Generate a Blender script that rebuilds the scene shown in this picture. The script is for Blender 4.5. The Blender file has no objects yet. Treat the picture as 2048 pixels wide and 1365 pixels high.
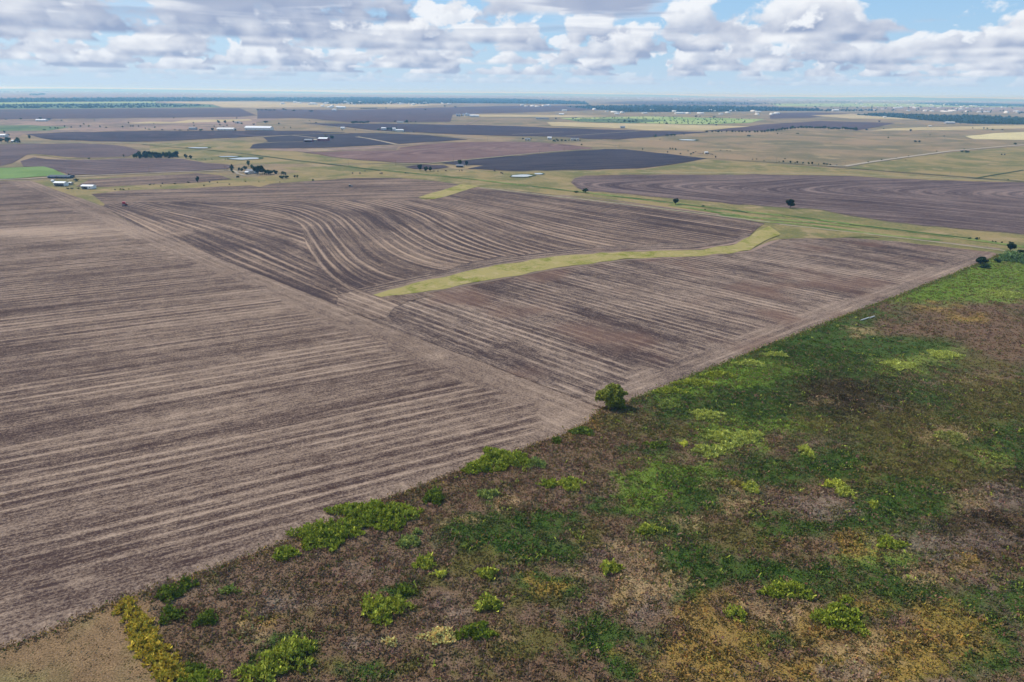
import bpy, math, random
import numpy as np
from mathutils import Vector, Matrix
from mathutils.geometry import delaunay_2d_cdt
from mathutils import noise as mnoise
rng = np.random.default_rng(7)
random.seed(7)
S = bpy.context.scene
COL = S.collection

# ------------------------------------------------------------------ camera
CAM_H = 100.0
F = 1365.0                      # focal length in photograph pixels (2048 wide)
PITCH = math.atan((682.5 - 185.9) / F)
ROLL = math.radians(0.621)
fwd = Vector((0, math.cos(PITCH), -math.sin(PITCH)))
up0 = Vector((0, math.sin(PITCH), math.cos(PITCH)))
rt0 = Vector((1, 0, 0))
RT = rt0 * math.cos(ROLL) + up0 * math.sin(ROLL)
UP = up0 * math.cos(ROLL) - rt0 * math.sin(ROLL)
cam = bpy.data.cameras.new('camera')
cam.sensor_width = 36.0
cam.lens = 36.0 * F / 2048.0
cam.clip_start = 1.0
cam.clip_end = 200000.0
camo = bpy.data.objects.new('camera', cam)
COL.objects.link(camo)
M = Matrix((RT, UP, -fwd)).transposed().to_4x4()
M.translation = Vector((0, 0, CAM_H))
camo.matrix_world = M
S.camera = camo

# ------------------------------------------------------------------ light
SUN_EL = math.radians(52)
SUN_AZ = math.radians(-62)       # measured from +Y towards +X: the sun stands to the left, a little ahead
sd = Vector((math.sin(SUN_AZ) * math.cos(SUN_EL), math.cos(SUN_AZ) * math.cos(SUN_EL), math.sin(SUN_EL)))
sun = bpy.data.lights.new('sun', 'SUN')
sun.energy = 3.0
sun.angle = math.radians(2.0)
sun.color = (1.0, 0.965, 0.91)
suno = bpy.data.objects.new('sun', sun)
suno.rotation_euler = sd.to_track_quat('Z', 'Y').to_euler()
suno.location = (0, 0, 300)
COL.objects.link(suno)
S.view_settings.view_transform = 'Standard'
S.view_settings.look = 'None'
S.view_settings.gamma = 1.0
S.view_settings.use_curve_mapping = False
S.view_settings.exposure = 0.5
S.cycles.max_bounces = 5
S.cycles.diffuse_bounces = 2
S.cycles.volume_bounces = 1
S.cycles.transparent_max_bounces = 8

W = bpy.data.worlds.new('World')
S.world = W
W.use_nodes = True


class NT:
    """small helper to write node maths"""
    def __init__(s, tree):
        s.t = tree
    def n(s, kind, **kw):
        nd = s.t.nodes.new(kind)
        for k, v in kw.items():
            setattr(nd, k, v)
        return nd
    def put(s, sock, v):
        if isinstance(v, bpy.types.NodeSocket):
            s.t.links.new(v, sock)
        elif v is not None:
            sock.default_value = v
    def m(s, op, a, b=None, c=None, clamp=False):
        nd = s.n('ShaderNodeMath', operation=op, use_clamp=clamp)
        s.put(nd.inputs[0], a)
        if b is not None: s.put(nd.inputs[1], b)
        if c is not None: s.put(nd.inputs[2], c)
        return nd.outputs[0]
    def xyz(s, x, y, z):
        nd = s.n('ShaderNodeCombineXYZ')
        for i, v in enumerate((x, y, z)): s.put(nd.inputs[i], v)
        return nd.outputs[0]
    def sep(s, v):
        nd = s.n('ShaderNodeSeparateXYZ')
        s.put(nd.inputs[0], v)
        return nd.outputs
    def noise(s, vec, scale=1.0, detail=2.0, rough=0.5, dist=0.0):
        nd = s.n('ShaderNodeTexNoise', noise_dimensions='3D')
        s.put(nd.inputs['Vector'], vec)
        s.put(nd.inputs['Scale'], scale); s.put(nd.inputs['Detail'], detail)
        s.put(nd.inputs['Roughness'], rough); s.put(nd.inputs['Distortion'], dist)
        return nd.outputs['Fac']
    def ss(s, v, a, b, o0=0.0, o1=1.0, kind='SMOOTHSTEP'):
        nd = s.n('ShaderNodeMapRange', interpolation_type=kind)
        s.put(nd.inputs[0], v); s.put(nd.inputs[1], a); s.put(nd.inputs[2], b)
        s.put(nd.inputs[3], o0); s.put(nd.inputs[4], o1)
        return nd.outputs[0]
    def mix(s, f, a, b, bt='MIX'):
        nd = s.n('ShaderNodeMix', data_type='RGBA', blend_type=bt)
        s.put(nd.inputs[0], f)
        for i, v in ((6, a), (7, b)):
            if isinstance(v, (tuple, list)): v = tuple(v[:3]) + (1.0,)
            s.put(nd.inputs[i], v)
        return nd.outputs[2]
    def attr(s, name):
        nd = s.n('ShaderNodeAttribute', attribute_name=name)
        return nd


def build_sky():
    T = NT(W.node_tree)
    W.node_tree.nodes.clear()
    sky = T.n('ShaderNodeTexSky', sky_type='NISHITA')
    sky.sun_disc = False
    sky.sun_elevation = SUN_EL
    sky.sun_rotation = SUN_AZ
    sky.altitude = 150
    sky.air_density = 1.0; sky.dust_density = 0.6; sky.ozone_density = 1.5
    tc = T.n('ShaderNodeTexCoord').outputs['Generated']
    x, y, z = T.sep(tc)
    h = T.m('SQRT', T.m('ADD', T.m('MULTIPLY', x, x), T.m('MULTIPLY', y, y)))
    h = T.m('MAXIMUM', h, 0.02)
    te = T.m('MAXIMUM', T.m('DIVIDE', z, h), 0.0008)
    hx = T.m('DIVIDE', x, h); hy = T.m('DIVIDE', y, h)
    B = 0.95           # cloud base above the camera, km
    STR = 0.1
    def D(r, g, b):
        f = lambda c: ((c / 255 + 0.055) / 1.055) ** 2.4 / (STR * 2 ** S.view_settings.exposure)
        return (f(r), f(g), f(b))
    HORIZ = D(196, 220, 244)
    WHITE = D(252, 253, 255)
    GREY = D(140, 157, 192)
    HAZED = D(200, 218, 242)
    BLUE = D(138, 192, 240)
    air = T.m('EXPONENT', T.m('MULTIPLY', te, -22.0))
    col = T.mix(0.65, sky.outputs[0], BLUE)
    col = T.mix(air, col, HORIZ)
    off = (3.1, 7.7, 0.0)
    # vertical slices through a field of cumulus standing between 6 and 80 km away
    Rs = [7.2, 8.4, 9.8, 11.4, 13.3, 15.6, 18.5, 22, 26.5, 33, 42, 56, 80]
    for i in range(len(Rs) - 1, -1, -1):
        R = Rs[i]
        zz = T.m('MULTIPLY', te, R)
        s = 0.66 if R < 12 else (0.6 if R < 20 else (0.5 if R < 35 else 0.4))
        px_ = T.m('MULTIPLY_ADD', hx, R, off[0] + i * 1.7); py_ = T.m('MULTIPLY_ADD', hy, R, off[1])
        n = T.noise(T.xyz(px_, py_, T.m('MULTIPLY', zz, 1.5)), s, 6.0 if R < 24 else 4.0, 0.52, 0.15)
        k = 0.3 / s
        n2 = T.noise(T.xyz(T.m('ADD', px_, -0.6 * k), py_, T.m('MULTIPLY_ADD', zz, 1.5, 0.75 * k)), s, 3.0, 0.5, 0.0)
        t = T.m('DIVIDE', T.m('SUBTRACT', zz, B), 1.1 if R < 20 else 1.4)
        thr = T.m('MULTIPLY_ADD', t, 0.2, 0.43)
        if R < 12.5:
            thr = T.m('ADD', thr, T.m('MULTIPLY', T.ss(hx, 0.1, 0.24, 0.0, 0.15), T.ss(hx, 0.42, 0.62, 1.0, 0.1)))
        deep = T.m('SUBTRACT', n, thr)
        d = T.ss(deep, 0.0, 0.045)
        d = T.m('MULTIPLY', d, T.ss(t, -0.03, 0.07))
        rel = T.m('SUBTRACT', n, n2)                   # denser here than towards the light: a lit flank
        lit = T.m('MULTIPLY_ADD', rel, 3.4, T.ss(hx, -0.5, 0.2, 0.26, 0.44) if R < 16 else 0.42)
        lit = T.m('ADD', lit, T.ss(t, 0.0, 0.5, -0.12, 0.5), clamp=True)
        c = T.mix(lit, GREY, WHITE)
        f = 1 - math.exp(-R / 80.0)
        c = T.mix(f, c, HAZED)
        col = T.mix(T.m('MULTIPLY', d, 0.96 - 0.5 * (R > 50)), col, c)
    # undersides: one level sheet at the base height
    Rb = T.m('MINIMUM', T.m('DIVIDE', B, te), 90.0)
    P = T.xyz(T.m('MULTIPLY_ADD', hx, Rb, off[0] + 2.0), T.m('MULTIPLY_ADD', hy, Rb, off[1]), B * 1.25)
    n = T.noise(P, 0.34, 4.0, 0.5, 0.2)
    thr = T.ss(hx, 0.05, 0.3, 0.435, 0.62)
    d = T.ss(T.m('SUBTRACT', n, thr), 0.0, 0.1)
    d = T.m('MULTIPLY', d, T.ss(Rb, 8.5, 15.0, 0.8, 0.0))
    c = T.mix(T.ss(T.m('SUBTRACT', n, thr), 0.0, 0.12), D(228, 233, 245), D(158, 171, 200))
    c = T.mix(T.m('SUBTRACT', 1.0, T.m('EXPONENT', T.m('MULTIPLY', Rb, -1 / 60.0))), c, HAZED)
    col = T.mix(d, col, c)
    bg = T.n('ShaderNodeBackground')
    T.put(bg.inputs[0], col)
    bg.inputs[1].default_value = STR
    out = T.n('ShaderNodeOutputWorld')
    W.node_tree.links.new(bg.outputs[0], out.inputs[0])
build_sky()
# ------------------------------------------------------------------ from a reading of the photograph to a place on the ground
def horizon_bend(x, y):
    """the photograph's lens bends the horizon by a pixel or two"""
    u = (x - 1024) / 1024.0
    w = min(1.0, max(0.0, 1 - (y - 190) / 300.0))
    return (2.1 - 4.0 * min(u * u, 1.4)) * w

def ray(x, y):
    a = (x - 1024) / F; b = -(y - 682.5) / F
    return fwd + RT * a + UP * b

def at(x, y, z=0.0):
    y = y - horizon_bend(x, y)
    d = ray(x, y)
    k = -d.z / math.hypot(d.x, d.y)
    if k < 0.0024:
        k = 0.0024
        h = math.hypot(d.x, d.y)
        d = Vector((d.x, d.y, -k * h))
    t = (CAM_H - z) / -d.z
    return Vector((d.x * t, d.y * t, z))

def mpp(x, y):
    """metres per photograph pixel across the view at that place on the ground"""
    p = at(x, y)
    return (p - Vector((0, 0, CAM_H))).dot(fwd) / F

def project(P):
    P = np.asarray(P, float)
    v = P - np.array([0, 0, CAM_H])
    dz = v @ np.array(fwd); ax = v @ np.array(RT); ay = v @ np.array(UP)
    dz = np.maximum(dz, 1e-3)
    x = 1024 + F * ax / dz
    y = 682.5 - F * ay / dz
    u = (x - 1024) / 1024.0
    w = np.clip(1 - (y - 190) / 300.0, 0, 1)
    return x, y + (2.1 - 4.0 * np.minimum(u * u, 1.4)) * w

def vp_dir(x):
    """unit ground direction of rows that run towards the point x of the horizon"""
    d = ray(x, 185.9 + 0.01084 * (x - 1024))
    v = Vector((d.x, d.y)); v.normalize()
    return v

# ------------------------------------------------------------------ object helpers
def tag(o, label=None, cat=None, group=None, kind=None):
    if label: o['label'] = label
    if cat: o['category'] = cat
    if group: o['group'] = group
    if kind: o['kind'] = kind
    return o

def link_mesh(name, me, parent=None, loc=None):
    o = bpy.data.objects.new(name, me)
    COL.objects.link(o)
    if parent is not None: o.parent = parent
    if loc is not None: o.location = loc
    return o

def empty(name, loc, rz=0.0, sc=1.0):
    o = bpy.data.objects.new(name, None)
    o.location = loc; o.rotation_euler = (0, 0, rz); o.scale = (sc, sc, sc)
    o.empty_display_size = 0.5
    COL.objects.link(o)
    return o

def np_mesh(name, V, Fc, mat, attrs=None, smooth=False):
    """V (n,3); Fc (m,k) equal-sized faces"""
    V = np.asarray(V, np.float32); Fc = np.asarray(Fc, np.int32)
    me = bpy.data.meshes.new(name)
    me.vertices.add(len(V)); me.vertices.foreach_set('co', V.ravel())
    k = Fc.shape[1]
    me.loops.add(Fc.size); me.loops.foreach_set('vertex_index', Fc.ravel())
    me.polygons.add(len(Fc))
    me.polygons.foreach_set('loop_start', np.arange(0, Fc.size, k, dtype=np.int32))
    me.polygons.foreach_set('loop_total', np.full(len(Fc), k, np.int32))
    if smooth: me.polygons.foreach_set('use_smooth', np.ones(len(Fc), bool))
    me.update(calc_edges=True)
    for an, (typ, data) in (attrs or {}).items():
        a = me.attributes.new(an, typ, 'POINT')
        if typ == 'FLOAT_COLOR':
            d = np.ones((len(V), 4), np.float32); d[:, :3] = data
            a.data.foreach_set('color', d.ravel())
        else:
            a.data.foreach_set('value', np.asarray(data, np.float32))
    if mat: me.materials.append(mat)
    return me

class MB:
    """collects boxes, tubes and prisms into one mesh"""
    def __init__(s): s.v = []; s.f = []
    def add(s, vs, fs):
        b = len(s.v); s.v += [tuple(v) for v in vs]; s.f += [tuple(i + b for i in f) for f in fs]
        return s
    def box(s, x0, x1, y0, y1, z0, z1):
        vs = [(x, y, z) for z in (z0, z1) for y in (y0, y1) for x in (x0, x1)]
        return s.add(vs, [(0, 2, 3, 1), (4, 5, 7, 6), (0, 1, 5, 4), (2, 6, 7, 3), (0, 4, 6, 2), (1, 3, 7, 5)])
    def tube(s, p, q, r0, r1=None, n=6):
        r1 = r0 if r1 is None else r1
        p = Vector(p); q = Vector(q); d = (q - p).normalized()
        a = d.orthogonal().normalized(); b = d.cross(a)
        vs = []
        for c, r in ((p, r0), (q, r1)):
            for i in range(n):
                t = 2 * math.pi * i / n
                vs.append(c + (a * math.cos(t) + b * math.sin(t)) * r)
        fs = [(i, (i + 1) % n, n + (i + 1) % n, n + i) for i in range(n)]
        fs += [tuple(reversed(range(n))), tuple(range(n, 2 * n))]
        return s.add(vs, fs)
    def path(s, pts, radii, n=6):
        """one continuous tapering limb"""
        rings = []
        base = len(s.v)
        for k, p in enumerate(pts):
            p = Vector(p)
            d = (Vector(pts[min(k + 1, len(pts) - 1)]) - Vector(pts[max(k - 1, 0)])).normalized()
            a = Vector((1, 0.1, 0)).cross(d)
            a = a.normalized() if a.length > 1e-3 else d.orthogonal().normalized()
            b = d.cross(a)
            for i in range(n):
                t = 2 * math.pi * i / n
                s.v.append(tuple(p + (a * math.cos(t) + b * math.sin(t)) * radii[k]))
        for k in range(len(pts) - 1):
            for i in range(n):
                s.f.append((base + k * n + i, base + k * n + (i + 1) % n, base + (k + 1) * n + (i + 1) % n, base + (k + 1) * n + i))
        s.f.append(tuple(base + (len(pts) - 1) * n + i for i in range(n)))
        return s
    def prism(s, prof, x0, x1):
        """profile in (y,z) extruded along x"""
        n = len(prof)
        vs = [(x0, y, z) for y, z in prof] + [(x1, y, z) for y, z in prof]
        fs = [(i, (i + 1) % n, n + (i + 1) % n, n + i) for i in range(n)]
        fs += [tuple(reversed(range(n))), tuple(range(n, 2 * n))]
        return s.add(vs, fs)
    def mesh(s, name, mat):
        me = bpy.data.meshes.new(name)
        me.from_pydata(s.v, [], s.f); me.update()
        me.materials.append(mat)
        return me
    def build(s, name, mat, parent=None):
        return link_mesh(name, s.mesh(name, mat), parent)

# ------------------------------------------------------------------ materials
MATS = {}
def new_mat(name):
    m = bpy.data.materials.new(name); m.use_nodes = True
    m.node_tree.nodes.clear()
    return m, NT(m.node_tree)

def finish(T, col, rough=0.9, bump=None, bstr=0.3, bdist=0.2, spec=0.15, metal=0.0, trans=0.0):
    p = T.n('ShaderNodeBsdfPrincipled')
    T.put(p.inputs['Base Color'], col if isinstance(col, bpy.types.NodeSocket) else tuple(col[:3]) + (1,))
    T.put(p.inputs['Roughness'], rough)
    p.inputs['Specular IOR Level'].default_value = spec
    p.inputs['Metallic'].default_value = metal
    if bump is not None:
        b = T.n('ShaderNodeBump'); b.inputs['Strength'].default_value = bstr
        b.inputs['Distance'].default_value = bdist
        T.put(b.inputs['Height'], bump)
        T.t.links.new(b.outputs[0], p.inputs['Normal'])
    out = T.n('ShaderNodeOutputMaterial')
    sh = p.outputs[0]
    if trans > 0:
        tr = T.n('ShaderNodeBsdfTranslucent')
        T.put(tr.inputs[0], col if isinstance(col, bpy.types.NodeSocket) else tuple(col[:3]) + (1,))
        mx = T.n('ShaderNodeMixShader'); mx.inputs[0].default_value = trans
        T.t.links.new(sh, mx.inputs[1]); T.t.links.new(tr.outputs[0], mx.inputs[2])
        sh = mx.outputs[0]
    T.t.links.new(sh, out.inputs[0])

def srgb(r, g, b, k=0.63):
    """an 8-bit colour read from the photograph, as a base colour"""
    f = lambda c: (c / 255 / 12.92) if c <= 10 else ((c / 255 + 0.055) / 1.055) ** 2.4
    return (f(r) * k, f(g) * k, f(b) * k)

def paint(name, col, rough=0.6, var=0.12, scale=0.6, spec=0.3, metal=0.0):
    if name in MATS: return MATS[name]
    m, T = new_mat(name)
    pos = T.n('ShaderNodeNewGeometry').outputs['Position']
    n = T.noise(pos, scale, 4.0, 0.6)
    c = T.mix(T.ss(n, 0.35, 0.65), tuple(v * (1 - var) for v in col), tuple(min(0.9, v * (1 + var)) for v in col))
    finish(T, c, rough, spec=spec, metal=metal)
    MATS[name] = m
    return m

def soil_mat(name, dark, light, amount=0.5, period=7.3, stripe=1.0, tint=None, fine=0.75, near=1.1, brk=1.0, line=1.0):
    """tilled earth with straw left in bands along the rows"""
    m, T = new_mat(name)
    pos = T.n('ShaderNodeNewGeometry').outputs['Position']
    x, y, z = T.sep(pos)
    r1 = T.attr('row').outputs['Fac']; r2 = T.attr('row2').outputs['Fac']
    head = T.attr('head').outputs['Fac']; straw = T.attr('straw').outputs['Fac']
    hn = T.noise(T.xyz(T.m('MULTIPLY', r1, 0.11), 0.3, 0.7), 1.0, 2.0, 0.5)
    hf = T.ss(T.m('MULTIPLY_ADD', T.m('SUBTRACT', hn, 0.5), 0.8, head), 0.42, 0.58)
    wob = T.m('MULTIPLY', T.m('SUBTRACT', T.noise(pos, 0.035, 2.0, 0.5), 0.5), 0.9)
    def bands(r):
        r = T.m('ADD', r, wob)
        a = T.noise(T.xyz(T.m('MULTIPLY', r, 0.16), T.m('MULTIPLY', x, 0.004 * brk), T.m('MULTIPLY', y, 0.004 * brk)), 1.0, 2.0, 0.5)
        b = T.noise(T.xyz(T.m('MULTIPLY', r, fine), T.m('MULTIPLY', x, 0.012 * brk), T.m('MULTIPLY', y, 0.012 * brk)), 1.0, 3.0, 0.6)
        b2 = T.noise(T.xyz(T.m('MULTIPLY', r, 1.9), T.m('MULTIPLY', x, 0.16), T.m('MULTIPLY', y, 0.16)), 1.0, 3.0, 0.65)
        w = T.m('SINE', T.m('MULTIPLY', r, 2 * math.pi / period))
        w = T.m('POWER', T.m('MULTIPLY_ADD', w, 0.5, 0.5), 3.0)
        wn = T.noise(T.xyz(T.m('MULTIPLY', r, 0.05), T.m('MULTIPLY', x, 0.008 * brk), T.m('MULTIPLY', y, 0.008 * brk)), 1.0, 2.0, 0.5)
        w = T.m('MULTIPLY', w, T.ss(wn, 0.38, 0.6))
        v = T.m('MULTIPLY', T.m('SUBTRACT', a, 0.5), 1.1 * stripe)
        v = T.m('MULTIPLY_ADD', T.m('SUBTRACT', b, 0.5), 1.0 * stripe, v)
        v = T.m('MULTIPLY_ADD', T.m('SUBTRACT', b2, 0.5), near, v)
        return T.m('MULTIPLY_ADD', T.m('SUBTRACT', w, 0.3), 0.34 * stripe * line, v)
    bd = T.m('ADD', T.m('MULTIPLY', bands(r1), T.m('SUBTRACT', 1.0, hf)),
             T.m('MULTIPLY', T.m('MULTIPLY', bands(r2), 0.5), hf))
    g = T.noise(pos, 1.8, 4.0, 0.78)
    g2 = T.noise(pos, 0.16, 3.0, 0.6)
    g3 = T.noise(pos, 0.012, 3.0, 0.55)
    v = T.m('MULTIPLY_ADD', T.m('SUBTRACT', g, 0.5), 2.6, bd)
    v = T.m('MULTIPLY_ADD', T.m('SUBTRACT', g2, 0.5), 0.55, v)
    v = T.m('MULTIPLY_ADD', T.m('SUBTRACT', g3, 0.5), 0.8, v)
    v = T.m('ADD', v, amount)
    v = T.m('MULTIPLY_ADD', hf, 0.12, v)
    v = T.m('MULTIPLY_ADD', straw, 0.75, v)
    c = T.mix(T.ss(v, 0.0, 1.0, kind='LINEAR'), dark, light)
    if tint:
        c = T.mix(T.ss(T.noise(pos, 0.02, 2.0, 0.5), 0.5, 0.68, 0.0, 0.6), c, tint)
    finish(T, c, 0.95, bump=T.m('MULTIPLY_ADD', bd, 0.5, g), bstr=0.5, bdist=0.25, spec=0.05)
    return m

def grass_mat(name, a, b, c=None, s1=0.02, s2=0.5, thr=(0.4, 0.6)):
    m, T = new_mat(name)
    pos = T.n('ShaderNodeNewGeometry').outputs['Position']
    n1 = T.noise(pos, s1, 6.0, 0.68, 0.6)
    n2 = T.noise(pos, s2, 5.0, 0.7)
    f = T.m('MULTIPLY_ADD', T.m('SUBTRACT', n2, 0.5), 0.5, n1)
    col = T.mix(T.ss(f, thr[0], thr[1]), a, b)
    if c:
        n3 = T.noise(pos, s1 * 2.7, 3.0, 0.6)
        col = T.mix(T.ss(T.m('MULTIPLY_ADD', T.m('SUBTRACT', n2, 0.5), 0.4, n3), 0.55, 0.68), col, c)
    finish(T, col, 0.95, bump=n2, bstr=0.5, bdist=0.3, spec=0.05)
    return m

# ------------------------------------------------------------------ ground sheets
def densify(px, step=14.0, jit=0.0, closed=True):
    """walk a polygon in photograph readings, add points and unevenness; returns ground points"""
    out = []
    n = len(px)
    for i in range(n if closed else n - 1):
        x0, y0 = px[i]; x1, y1 = px[(i + 1) % n]
        L = math.hypot(x1 - x0, (y1 - y0) * 3)
        k = max(1, int(L / step))
        for j in range(k):
            t = j / k
            out.append(at(x0 + (x1 - x0) * t, y0 + (y1 - y0) * t))
    if not closed: out.append(at(*px[-1]))
    if jit:
        for p in out:
            d = math.hypot(p.x, p.y)
            s = 1.0 / max(6.0, d * 0.025)
            v = mnoise.noise_vector(Vector((p.x * s, p.y * s, 3.3)))
            p.x += v.x * jit * d * 0.004; p.y += v.y * jit * d * 0.012
    return out

_sheet = [0]
def sheet_z(layer):
    _sheet[0] += 1
    return layer * 0.08 + (_sheet[0] % 20) * 0.0035

STRAW = []     # (x, y, rx, ry, strength) readings of paler patches of straw
def inner_points(pts, ratio=1.03, daz=1.2):
    xs = np.array([p.x for p in pts]); ys = np.array([p.y for p in pts])
    r = np.hypot(xs, ys); az = np.degrees(np.arctan2(xs, ys))
    out = []
    rr = r.min()
    while rr < r.max():
        for a in np.arange(az.min(), az.max(), daz):
            X = rr * math.sin(math.radians(a)); Y = rr * math.cos(math.radians(a))
            c = False
            j = len(xs) - 1
            inside = ((ys > Y) != (ys[np.roll(np.arange(len(xs)), 1)] > Y))
            xj = np.roll(xs, 1); yj = np.roll(ys, 1)
            cr = inside & (X < (xj - xs) * (Y - ys) / (yj - ys + 1e-12) + xs)
            if cr.sum() % 2 == 1:
                d2 = ((xs - X) ** 2 + (ys - Y) ** 2).min()
                if d2 > (rr * 0.006) ** 2: out.append((X, Y))
        rr *= ratio
    return out

def sheet(name, px, mat, layer, jit=1.0, row=None, row2=None, head=None, dense=False, step=14.0, kind='structure', ratio=1.03, daz=1.2):
    pts = densify(px, step, jit)
    loop = [Vector((p.x, p.y)) for p in pts]
    n = len(loop)
    extra = [Vector(p) for p in inner_points(pts, ratio, daz)] if dense else []
    edges = [(i, (i + 1) % n) for i in range(n)]
    vs, es, fs, _, _, _ = delaunay_2d_cdt(loop + extra, edges, [], 1, 1e-4)
    V = np.array([(v.x, v.y, 0) for v in vs], np.float64)
    fs = [f for f in fs if len(f) == 3]
    Fc = np.array(fs, np.int32)
    a = V[Fc[:, 0]]; b = V[Fc[:, 1]]; c = V[Fc[:, 2]]
    nz = (b[:, 0] - a[:, 0]) * (c[:, 1] - a[:, 1]) - (b[:, 1] - a[:, 1]) * (c[:, 0] - a[:, 0])
    Fc[nz < 0] = Fc[nz < 0][:, ::-1]
    at_ = {}
    if row is not None:
        P = V[:, :2]
        at_['row'] = ('FLOAT', row(P))
        at_['row2'] = ('FLOAT', (row2 or row)(P))
        at_['head'] = ('FLOAT', head(P) if head else np.zeros(len(P)))
        X, Y = project(V)
        s = np.zeros(len(P))
        for (cx, cy, rx, ry, k) in STRAW:
            s += k * np.exp(-((X - cx) / rx) ** 2 - ((Y - cy) / ry) ** 2)
        at_['straw'] = ('FLOAT', s)
    V[:, 2] = 0
    me = np_mesh(name, V, Fc, mat, at_)
    o = link_mesh(name, me, loc=(0, 0, sheet_z(layer)))
    o['kind'] = kind
    return o

def ribbon(name, px, width, mat, layer, step=10.0, row=False):
    pts = densify(px, step, 0.0, closed=False)
    V = []; Fc = []
    acc = 0
    for i, p in enumerate(pts):
        a = pts[max(i - 1, 0)]; b = pts[min(i + 1, len(pts) - 1)]
        d = (b - a); d.z = 0; d.normalize()
        nrm = Vector((-d.y, d.x, 0))
        w = width * (0.5 + 0.12 * mnoise.noise(Vector((p.x * 0.03, p.y * 0.03, 1))))
        V += [tuple(p + nrm * w), tuple(p - nrm * w)]
        if i: Fc.append((2 * i - 2, 2 * i - 1, 2 * i + 1, 2 * i))
    me = np_mesh(name, V, Fc, mat)
    o = link_mesh(name, me, loc=(0, 0, sheet_z(layer)))
    o['kind'] = 'structure'
    return o

def rows_vp(x):
    d = vp_dir(x)
    n = np.array([-d.y, d.x])
    return lambda P: P @ n

def rows_line(a, b):
    p = at(*a); q = at(*b)
    d = Vector((q.x - p.x, q.y - p.y)).normalized()
    n = np.array([-d.y, d.x])
    return lambda P: P @ n

def rows_curves(lines):
    """rows that follow traced lines: a thin-plate surface through their spacing"""
    polys = []
    for ln in lines:
        g = densify(ln, 30.0, 0.0, closed=False)
        polys.append(np.array([(p.x, p.y) for p in g]))
    vals = [0.0]
    for a, b in zip(polys[:-1], polys[1:]):
        d = np.sqrt(((a[:, None] - b[None]) ** 2).sum(2)).min(1)
        vals.append(vals[-1] + float(np.median(d)))
    C = np.vstack(polys); Z = np.concatenate([np.full(len(p), v) for p, v in zip(polys, vals)])
    mu = C.mean(0); sc = C.std()
    C = (C - mu) / sc
    def phi(r2): return np.where(r2 > 1e-12, 0.5 * r2 * np.log(r2 + 1e-12), 0)
    K = phi(((C[:, None] - C[None]) ** 2).sum(2)) + np.eye(len(C)) * 0.01
    Pm = np.hstack([np.ones((len(C), 1)), C])
    A = np.block([[K, Pm], [Pm.T, np.zeros((3, 3))]])
    w = np.linalg.solve(A, np.concatenate([Z, np.zeros(3)]))
    def f(P):
        Q = (P - mu) / sc
        r2 = ((Q[:, None] - C[None]) ** 2).sum(2)
        return phi(r2) @ w[:-3] + w[-3] + Q @ w[-2:]
    return f

def rows_bend(apex, along, spread=0.35, w=25.0):
    """nested bends: rows that turn back on a spine running from apex towards along"""
    p = at(*apex); q = at(*along)
    d = np.array([q.x - p.x, q.y - p.y]); d /= np.linalg.norm(d)
    n = np.array([-d[1], d[0]]); p = np.array([p.x, p.y])
    def f(P):
        s = (P - p) @ d; t = (P - p) @ n
        t = t + 8 * np.sin(s / 90.0) + 5 * np.sin(s / 31.0)
        return s * spread - np.sqrt(t * t + w * w)
    return f
# ------------------------------------------------------------------ materials of the land
C = srgb
m_ground = grass_mat('pasture_ground', C(172, 146, 112), C(128, 120, 88), C(182, 158, 118), 0.005, 0.25, (0.38, 0.62))  # tone lowered a little to stand for cloud shadow
m_grass = grass_mat('yellow_green_grass', C(172, 150, 102), C(128, 126, 78), C(180, 156, 116), 0.012, 0.4)
m_creek = grass_mat('creek_grass', C(150, 156, 88), C(104, 128, 62), C(170, 160, 110), 0.03, 0.4)
m_swale = grass_mat('swale_grass', C(184, 168, 108), C(132, 138, 46), C(196, 176, 124), 0.05, 0.6, (0.45, 0.7))
m_green = grass_mat('green_field_grass', C(122, 150, 82), C(138, 164, 96), None, 0.01, 0.3)
m_bright = grass_mat('bright_far_grass', C(190, 200, 130), C(150, 178, 96), None, 0.004, 0.05)
m_tan = grass_mat('tan_pasture', C(176, 148, 130), C(138, 120, 104), C(186, 164, 132), 0.004, 0.05)
m_gold = grass_mat('golden_sunlit_pasture', C(214, 192, 146), C(196, 176, 126), C(226, 206, 156), 0.004, 0.05)  # golden grass, sunlit streaks of the plain put into its colour
m_pale = grass_mat('sunlit_pale_pasture', C(238, 222, 168), C(218, 202, 150), None, 0.004, 0.05)  # sunshine on the far strip, painted as paler grass
m_scrub = grass_mat('scrub_ground', C(120, 140, 92), C(88, 112, 78), C(150, 160, 110), 0.006, 0.06)
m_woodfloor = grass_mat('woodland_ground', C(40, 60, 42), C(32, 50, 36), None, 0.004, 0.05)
m_dirt = paint('pale_dirt', C(196, 182, 160), 0.95, 0.12, 0.15, 0.05)
m_track = paint('worn_track', C(176, 166, 132), 0.95, 0.15, 0.15, 0.05)
m_ditch = grass_mat('ditch_growth', C(84, 96, 56), C(66, 84, 52), C(110, 118, 66), 0.02, 0.2)

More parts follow.
